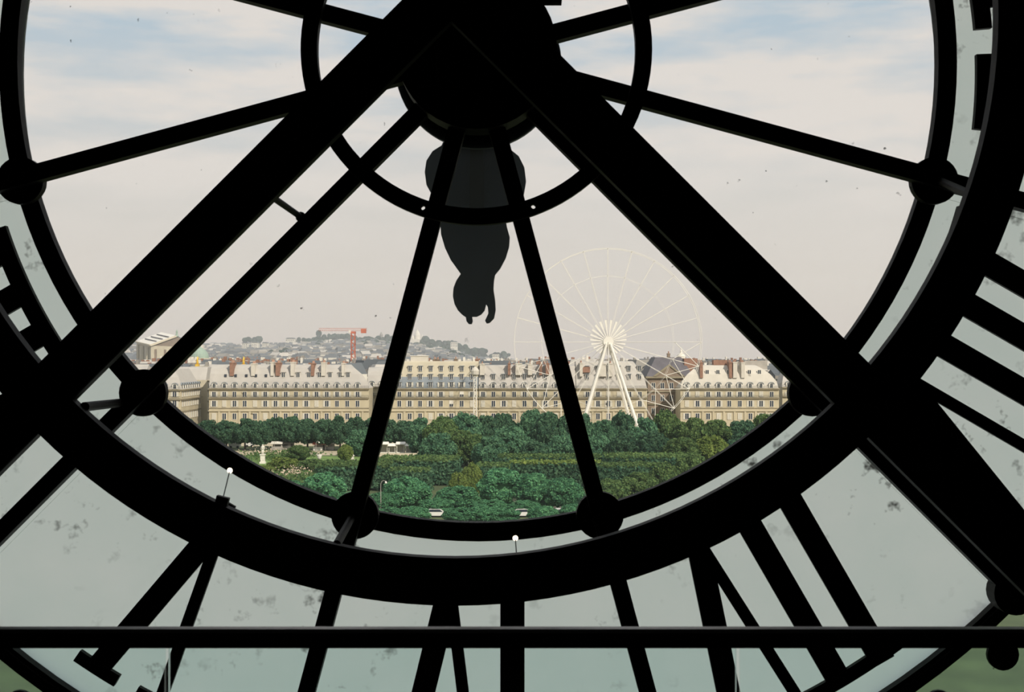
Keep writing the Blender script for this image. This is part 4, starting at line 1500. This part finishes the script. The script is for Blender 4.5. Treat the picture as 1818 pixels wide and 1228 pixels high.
# shrubs in the parterre
for i, (px, top, D, wpx, kd, lab) in enumerate(((530, 790, 338, 40, 'olive', 'round green shrub standing on the lawn between the two white statues'),
                                                (505, 811, 300, 56, 'yellow', 'yellow-green spreading shrub in front of the white statue'),
                                                (467, 826, 296, 50, 'yellow', 'yellow-green low shrub against the lower left rim'),
                                                (613, 788, 336, 26, 'yellow', 'bright yellow-green bush beside the white kneeling statue'),
                                                (640, 762, 352, 50, 'teal', 'soft green tree behind the white kneeling statue'),
                                                (555, 815, 296, 50, 'olive', 'olive shrub behind the flowering roses'),
                                                (600, 822, 290, 60, 'olive', 'olive shrub left of the first spoke at the clipped hedge'))):
    tree(px, top, D, wpx, kd, lab, 'parterre shrubs', i, 0.0, 'shrub')


def hedge(px0, px1, top, D, depth, mat, topmat, label):
    """clipped block of trees: shaded sides and sunlit flat top put into the leaf colours"""
    xa, xb, h = X(px0, D), X(px1, D), Z(top, D)
    rnd = np.random.default_rng(int(px0))
    o = empty('clipped_hedge', ((xa + xb) / 2, D, 0))
    tag(o, label, 'hedge', 'clipped tree hedges')
    b = MB()
    b.box(xa + 0.4, xb - 0.4, D + 0.4, D + depth - 0.4, 0.5, h - 0.4)
    k = int((xb - xa) * h * 9)
    p = np.stack([rnd.uniform(xa, xb, k), D + rnd.normal(0, 0.28, k), rnd.uniform(0.3, h, k)], 1)
    leaf_quads(b, p, np.tile([0, -1, 0.3], (k, 1)), 0.26, rnd)
    for sx, xx in ((-1, xa), (1, xb)):
        k = int(depth * h * 6)
        p = np.stack([xx + rnd.normal(0, 0.25, k), rnd.uniform(D, D + depth, k), rnd.uniform(0.3, h, k)], 1)
        leaf_quads(b, p, np.tile([sx, 0, 0.3], (k, 1)), 0.26, rnd)
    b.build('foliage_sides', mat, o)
    b = MB()
    k = int((xb - xa) * depth * 10)
    p = np.stack([rnd.uniform(xa, xb, k), rnd.uniform(D - 0.1, D + depth, k), h + rnd.normal(0, 0.16, k)], 1)
    leaf_quads(b, p, np.tile([0, 0, 1], (k, 1)), 0.26, rnd)
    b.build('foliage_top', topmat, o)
    t = MB()
    nT = max(2, int((xb - xa) / 4))
    for i in range(nT):
        xx = xa + (xb - xa) * (i + 0.5) / nT
        t.tube((xx, D + depth / 2, 0), (xx, D + depth / 2, h - 1), 0.25, 6)
    t.build('trunks', bark, o)


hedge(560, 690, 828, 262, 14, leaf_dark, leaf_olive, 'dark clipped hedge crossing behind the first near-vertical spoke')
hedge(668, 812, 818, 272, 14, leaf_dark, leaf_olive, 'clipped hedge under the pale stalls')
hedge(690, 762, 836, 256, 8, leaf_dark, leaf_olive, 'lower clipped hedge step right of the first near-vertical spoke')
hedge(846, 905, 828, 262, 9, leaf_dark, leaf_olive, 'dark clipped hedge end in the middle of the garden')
hedge(905, 1070, 822, 266, 6, leaf_dark, leaf_yellow, 'clipped hedge with yellowish top left of the second near-vertical spoke')
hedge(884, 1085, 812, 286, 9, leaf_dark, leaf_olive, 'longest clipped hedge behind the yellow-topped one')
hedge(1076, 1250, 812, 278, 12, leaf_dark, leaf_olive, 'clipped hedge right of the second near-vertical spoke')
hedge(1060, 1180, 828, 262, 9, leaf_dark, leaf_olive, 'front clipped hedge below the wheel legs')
tree(838, 822, 250, 36, 'yellow', 'small yellowish tree in the gap between clipped hedges', 'lower garden trees', 2, 0.0)
tree(815, 838, 246, 34, 'yellow', 'yellowish bush lower in the gap between clipped hedges', 'lower garden trees', 1, 0.0)

# garden greenery that runs on beyond the clock's clear circle
for side, (pa_, pb_) in (('left', (-60, 440)), ('right', (1270, 1700))):
    b = MB()
    gr_ = np.random.default_rng(17)
    for i in range(170):
        D = gr_.uniform(235, 372)
        px = gr_.uniform(pa_, pb_)
        if side == 'left' and px > 330 and D > 285:
            continue
        if side == 'right' and px < 1400 and D > 250:
            continue
        c = np.array([X(px, D), D, gr_.uniform(1.5, 4.5)])
        r_ = gr_.uniform(2.0, 4.0)
        b.ball(c, r_ * 0.85, n=7, m=5)
        d = gr_.normal(size=(260, 3))
        d /= np.linalg.norm(d, axis=1)[:, None]
        leaf_quads(b, c + d * r_ * gr_.uniform(0.85, 1.2, 260)[:, None], d, 0.3, gr_)
    tag(b.build('shrubbery', leaf_dark), f'dense dark shrubbery at the {side} edge of the garden, beside the rim', 'shrubbery', kind='stuff')

# flowering roses (too many blooms to count)
rnd = np.random.default_rng(3)
for (px, py, sp, n_, lab) in ((520, 838, 42, 260, 'pale blooms scattered through the rose bed'), (490, 802, 60, 160, 'pinkish blooms along the lawn edge')):
    D0 = 2236 * (H - 1.6) / (py - HY)
    b = MB()
    p = np.stack([rnd.normal(X(px, D0), sp * D0 / F * 0.45, n_), D0 + rnd.normal(0, 5, n_), 1.2 + rnd.normal(0.5, 0.5, n_)], 1)
    leaf_quads(b, p, np.tile([0, -0.6, 0.6], (n_, 1)), 0.17, rnd)
    b2_ = MB()
    m_ = n_ * 8
    p = np.stack([rnd.normal(X(px, D0), sp * D0 / F * 0.5, m_), D0 + rnd.normal(0, 6, m_), rnd.uniform(0.1, 1.5, m_)], 1)
    b.cur = 1
    leaf_quads(b, p, np.tile([0, -0.3, 1], (m_, 1)), 0.3, rnd)
    tag(b.build('rose_bed', [petal, leaf_olive]), lab, 'flowers', kind='stuff')

# ------------------------------------------------------------------ statues, urns, lamp posts, stalls, vans
def statue(px, foot, D, hpx, label, pose=0):
    u_ = D / F
    x = X(px, D)
    o = empty('statue', (x, D, 0))
    tag(o, label, 'statue')
    hp = max(hpx * u_ * 0.5, 0.8)
    MB().box(x - 0.75, x + 0.75, D - 0.75, D + 0.75, 0, hp * 0.2).box(x - 0.55, x + 0.55, D - 0.55, D + 0.55, hp * 0.2, hp * 0.9).box(x - 0.7, x + 0.7, D - 0.7, D + 0.7, hp * 0.9, hp).build('pedestal', marble, o)
    s = hpx * u_ * 0.5 / 1.8
    f = MB()
    if pose == 0:
        f.tube((x - 0.12 * s, D, hp), (x - 0.1 * s, D, hp + 0.9 * s), 0.10 * s, 8, 0.15 * s)
        f.tube((x + 0.12 * s, D - 0.05, hp), (x + 0.1 * s, D, hp + 0.9 * s), 0.10 * s, 8, 0.15 * s)
        f.lathe([(0.2 * s, 0.85 * s), (0.26 * s, 0.95 * s), (0.19 * s, 1.15 * s), (0.26 * s, 1.4 * s), (0.2 * s, 1.52 * s), (0.08 * s, 1.58 * s)], (x, D, hp), 10)
        f.ball((x, D, hp + 1.72 * s), 0.12 * s, 0.12 * s, 0.16 * s)
        f.tube((x + 0.25 * s, D, hp + 1.45 * s), (x + 0.42 * s, D, hp + 1.15 * s), 0.07 * s, 6)
        f.tube((x + 0.42 * s, D, hp + 1.15 * s), (x + 0.3 * s, D - 0.2 * s, hp + 0.9 * s), 0.06 * s, 6)
        f.tube((x - 0.25 * s, D, hp + 1.45 * s), (x - 0.35 * s, D, hp + 0.85 * s), 0.07 * s, 6)
    else:
        f.lathe([(0.45 * s, 0), (0.42 * s, 0.3 * s), (0.3 * s, 0.6 * s), (0.32 * s, 1.0 * s), (0.28 * s, 1.25 * s), (0.1 * s, 1.36 * s)], (x, D, hp), 10)
        f.ball((x + 0.06 * s, D, hp + 1.52 * s), 0.14 * s, 0.14 * s, 0.18 * s)
        f.tube((x + 0.28 * s, D, hp + 1.2 * s), (x + 0.55 * s, D, hp + 1.75 * s), 0.09 * s, 6)
        f.tube((x - 0.28 * s, D, hp + 1.2 * s), (x - 0.5 * s, D - 0.1, hp + 0.6 * s), 0.09 * s, 6)
        f.tube((x + 0.2 * s, D, hp + 0.3 * s), (x + 0.75 * s, D - 0.2, hp + 0.1 * s), 0.16 * s, 6)
    f.build('figure', marble, o, smooth=True)


statue(466.5, 822, 328, 34, 'tall white standing statue on a pedestal on the lawn')
statue(624.5, 812, 338, 18, 'white kneeling statue left of the first near-vertical spoke', 1)


def urn(px, D, hpx, label):
    u_ = D / F
    x = X(px, D)
    o = empty('garden_urn', (x, D, 0))
    tag(o, label, 'urn', 'white garden urns')
    h = hpx * u_
    MB().box(x - 0.5, x + 0.5, D - 0.5, D + 0.5, 0, h * 0.45).build('pedestal', marble, o)
    MB().lathe([(0.35, h * 0.45), (0.16, h * 0.52), (0.2, h * 0.58), (0.55, h * 0.78), (0.6, h * 0.9), (0.7, h * 0.93), (0.66, h)], (x, D, 0), 12).build('vase', marble, o)


urn(567, 318, 22, 'white urn on a pedestal among the pink flowers')
urn(616.5, 338, 9, 'low white urn beside the kneeling statue')


def lamp_post(px, top, D, label, double=False):
    x, h = X(px, D), Z(top, D)
    o = empty('lamp_post', (x, D, 0))
    tag(o, label, 'lamp post', 'garden lamp posts')
    MB().lathe([(0.18, 0), (0.16, 0.6), (0.07, 0.8), (0.05, h - 0.8)], (x, D, 0), 8).build('pole', concrete, o)
    a = MB()
    for s in ((-1, 1) if double else (1,)):
        pts = [(x, D, h - 0.8), (x + 0.15 * s, D, h - 0.35), (x + 0.5 * s, D, h - 0.15), (x + 0.9 * s, D, h - 0.3)]
        for p, q in zip(pts[:-1], pts[1:]):
            a.tube(p, q, 0.045, 6)
    a.build('arm', concrete, o)
    for s in ((-1, 1) if double else (1,)):
        MB().lathe([(0.06, -0.45), (0.2, -0.35), (0.16, -0.1), (0.04, 0)], (x + 0.9 * s, D, h - 0.28), 8).build('lantern', white_paint, o)


lamp_post(676, 851, 221, 'slender lamp post at the foot of the first near-vertical spoke', False)
lamp_post(487, 782, 366, 'thin lamp post under the far trees', False)
lamp_post(561, 782, 366, 'thin lamp post beside the red awning stall', False)


def van(px, D, lpx, hpx, label):
    u_ = D / F
    x = X(px, D)
    L_, h = lpx * u_, hpx * u_
    o = empty('van', (x, D, 0))
    tag(o, label, 'van', 'vehicles under the far trees')
    MB().prism([(x - L_ / 2, 0.4), (x + L_ / 2, 0.4), (x + L_ / 2, h * 0.55), (x + L_ * 0.36, h), (x - L_ / 2, h)], D - 1, D + 1).build('body', van_paint, o)
    MB().prism([(x + L_ * 0.15, h * 0.6), (x + L_ * 0.42, h * 0.6), (x + L_ * 0.33, h * 0.9), (x + L_ * 0.15, h * 0.9)], D - 1.03, D - 0.98).build('side_window', pane_dark, o)
    for s in (-0.3, 0.3):
        w_ = MB()
        w_.prism([(x + s * L_ + 0.38 * math.cos(2 * math.pi * i / 12), 0.38 + 0.38 * math.sin(2 * math.pi * i / 12)) for i in range(12)], D - 1.05, D - 0.8)
        w_.build('wheel', tyre, o)


van(417, 384, 20, 13, 'white van parked under the far trees above the white statue')
van(444, 388, 14, 10, 'white van parked beside the tree trunks')
van(1325, 330, 10, 7, 'pale van at the far right under the trees')


def stall(px0, px1, D, top, label, roofm, wallm=None):
    xa, xb, h = X(px0, D), X(px1, D), Z(top, D)
    h = max(h, 2.4)
    o = empty('market_stall', ((xa + xb) / 2, D, 0))
    tag(o, label, 'stall', 'garden stalls')
    for xx in (xa + 0.1, xb - 0.1):
        for yy in (D + 0.1, D + 2.4):
            MB().box(xx - 0.06, xx + 0.06, yy - 0.06, yy + 0.06, 0, h - 0.5).build('post', white_paint, o)
    MB().prism_x([(D - 0.5, h - 0.6), (D + 3, h - 0.6), (D + 3, h - 0.45), (D + 1.25, h + 0.1), (D - 0.5, h - 0.45)], xa - 0.2, xb + 0.2).build('canopy', roofm, o)
    MB().box(xa, xb, D, D + 0.8, 0, 1.0).build('counter', wallm or white_paint, o)
    MB().box(xa, xb, D + 2.3, D + 2.4, 0, h - 0.6).build('back_panel', wallm or render_w, o)


stall(556, 578, 374, 792, 'stall with red awning under the far trees', awning)
stall(579, 592, 376, 793, 'small white stall right of the red awning', white_paint)
stall(482, 500, 376, 790, 'dark-fronted white-roofed stall left of the round shrub', white_paint, concrete)
stall(500, 520, 378, 790, 'dark-fronted pale stall right of its white-roofed neighbour', concrete, concrete)
for i, (a0, a1) in enumerate(((672, 688), (690, 702), (704, 718), (720, 740))):
    stall(a0, a1, 354, 785 + (i % 2) * 3, f'{ORD[i]} pale stall from the left in the gap right of the first near-vertical spoke', white_paint)
wl = MB().box(X(668, 344), X(742, 344), 344, 344.6, 0, 1.5).build('terrace_wall', stone_b)
tag(wl, 'low pale terrace wall below the row of stalls', 'wall', kind='thing')
tag(MB().box(X(660, 330), X(744, 330), 322, 344, 0.0, 0.08).build('terrace_gravel', gravel), kind='structure')
# parked cars along the quay, glimpsed under the near trees
def car(px, D, label, tone):
    x = X(px, D)
    o = empty('car', (x, D, 0))
    tag(o, label, 'car', 'cars parked on the quay')
    L_ = 4.2
    MB().prism([(x - L_ / 2, 0.3), (x + L_ / 2, 0.3), (x + L_ / 2, 0.8), (x + L_ * 0.28, 0.95), (x + L_ * 0.14, 1.45), (x - L_ * 0.30, 1.45), (x - L_ * 0.46, 0.95), (x - L_ / 2, 0.85)], D - 0.85, D + 0.85).build('body', tone, o)
    MB().prism([(x + L_ * 0.24, 0.97), (x + L_ * 0.13, 1.38), (x - L_ * 0.28, 1.38), (x - L_ * 0.42, 0.97)][::-1], D - 0.87, D - 0.84).build('side_window', pane_dark, o)
    for s in (-0.32, 0.32):
        MB().prism([(x + s * L_ + 0.32 * math.cos(2 * math.pi * i / 12), 0.32 + 0.32 * math.sin(2 * math.pi * i / 12)) for i in range(12)], D - 0.9, D - 0.65).build('wheel', tyre, o)


car(776, 219.5, 'pale car glimpsed at the bottom left of the centre pane', van_paint)
car(930, 219.5, 'pale car glimpsed at the bottom right of the centre pane', van_paint)
car(1000, 219.5, 'pale car glimpsed next to the bottom right boss', van_paint)

# woods on the hill (distant mass of trees)
b = MB()
rnd = np.random.default_rng(8)
for (px, py, sx, sy, n_) in ((555, 606, 14, 4, 34), (600, 600, 14, 5, 40), (655, 606, 18, 5, 50), (690, 604, 14, 6, 40), (765, 612, 14, 5, 40), (800, 617, 16, 5, 60), (830, 626, 14, 5, 50), (870, 632, 16, 4, 30), (505, 630, 10, 3, 16), (452, 603, 6, 2, 8), (755, 603, 3, 3, 8)):
    for i in range(n_):
        qx, qy = px + rnd.normal(0, sx), py + rnd.normal(0, sy * 0.6)
        D = 1100.0
        while D < 2900 and W(qx, qy, D).z > terrain(X(qx, D), D) + 7:
            D += 20
        p = W(qx, qy, D)
        r_ = rnd.uniform(4.0, 8.5)
        b.ball((p.x, p.y, p.z), r_, r_, r_ * rnd.uniform(0.8, 1.2), n=7, m=5)
        b.tube((p.x, p.y, p.z - r_ - 9), (p.x, p.y, p.z), 0.8, 4)
tag(b.build('woods', leaf_far), 'blue-green woods spread over the distant hill', 'trees', kind='stuff')

# ------------------------------------------------------------------ summer haze over the far city: a real scattering volume
hz = MB().box(-3500, 3500, 540, 3400, -70, 230).build('haze', iron)
hm = bpy.data.materials.new('summer_haze')
hm.use_nodes = True
t = hm.node_tree
t.nodes.clear()
o_ = N(t, 'ShaderNodeOutputMaterial')
vs_ = N(t, 'ShaderNodeVolumeScatter')
vs_.inputs['Color'].default_value = (0.93, 0.965, 1.0, 1)
vs_.inputs['Density'].default_value = 0.00022
vs_.inputs['Anisotropy'].default_value = 0.1
t.links.new(vs_.outputs[0], o_.inputs['Volume'])
hz.data.materials.clear()
hz.data.materials.append(hm)
tag(hz, 'thin summer haze hanging over the distant city and hill', 'haze', kind='stuff')
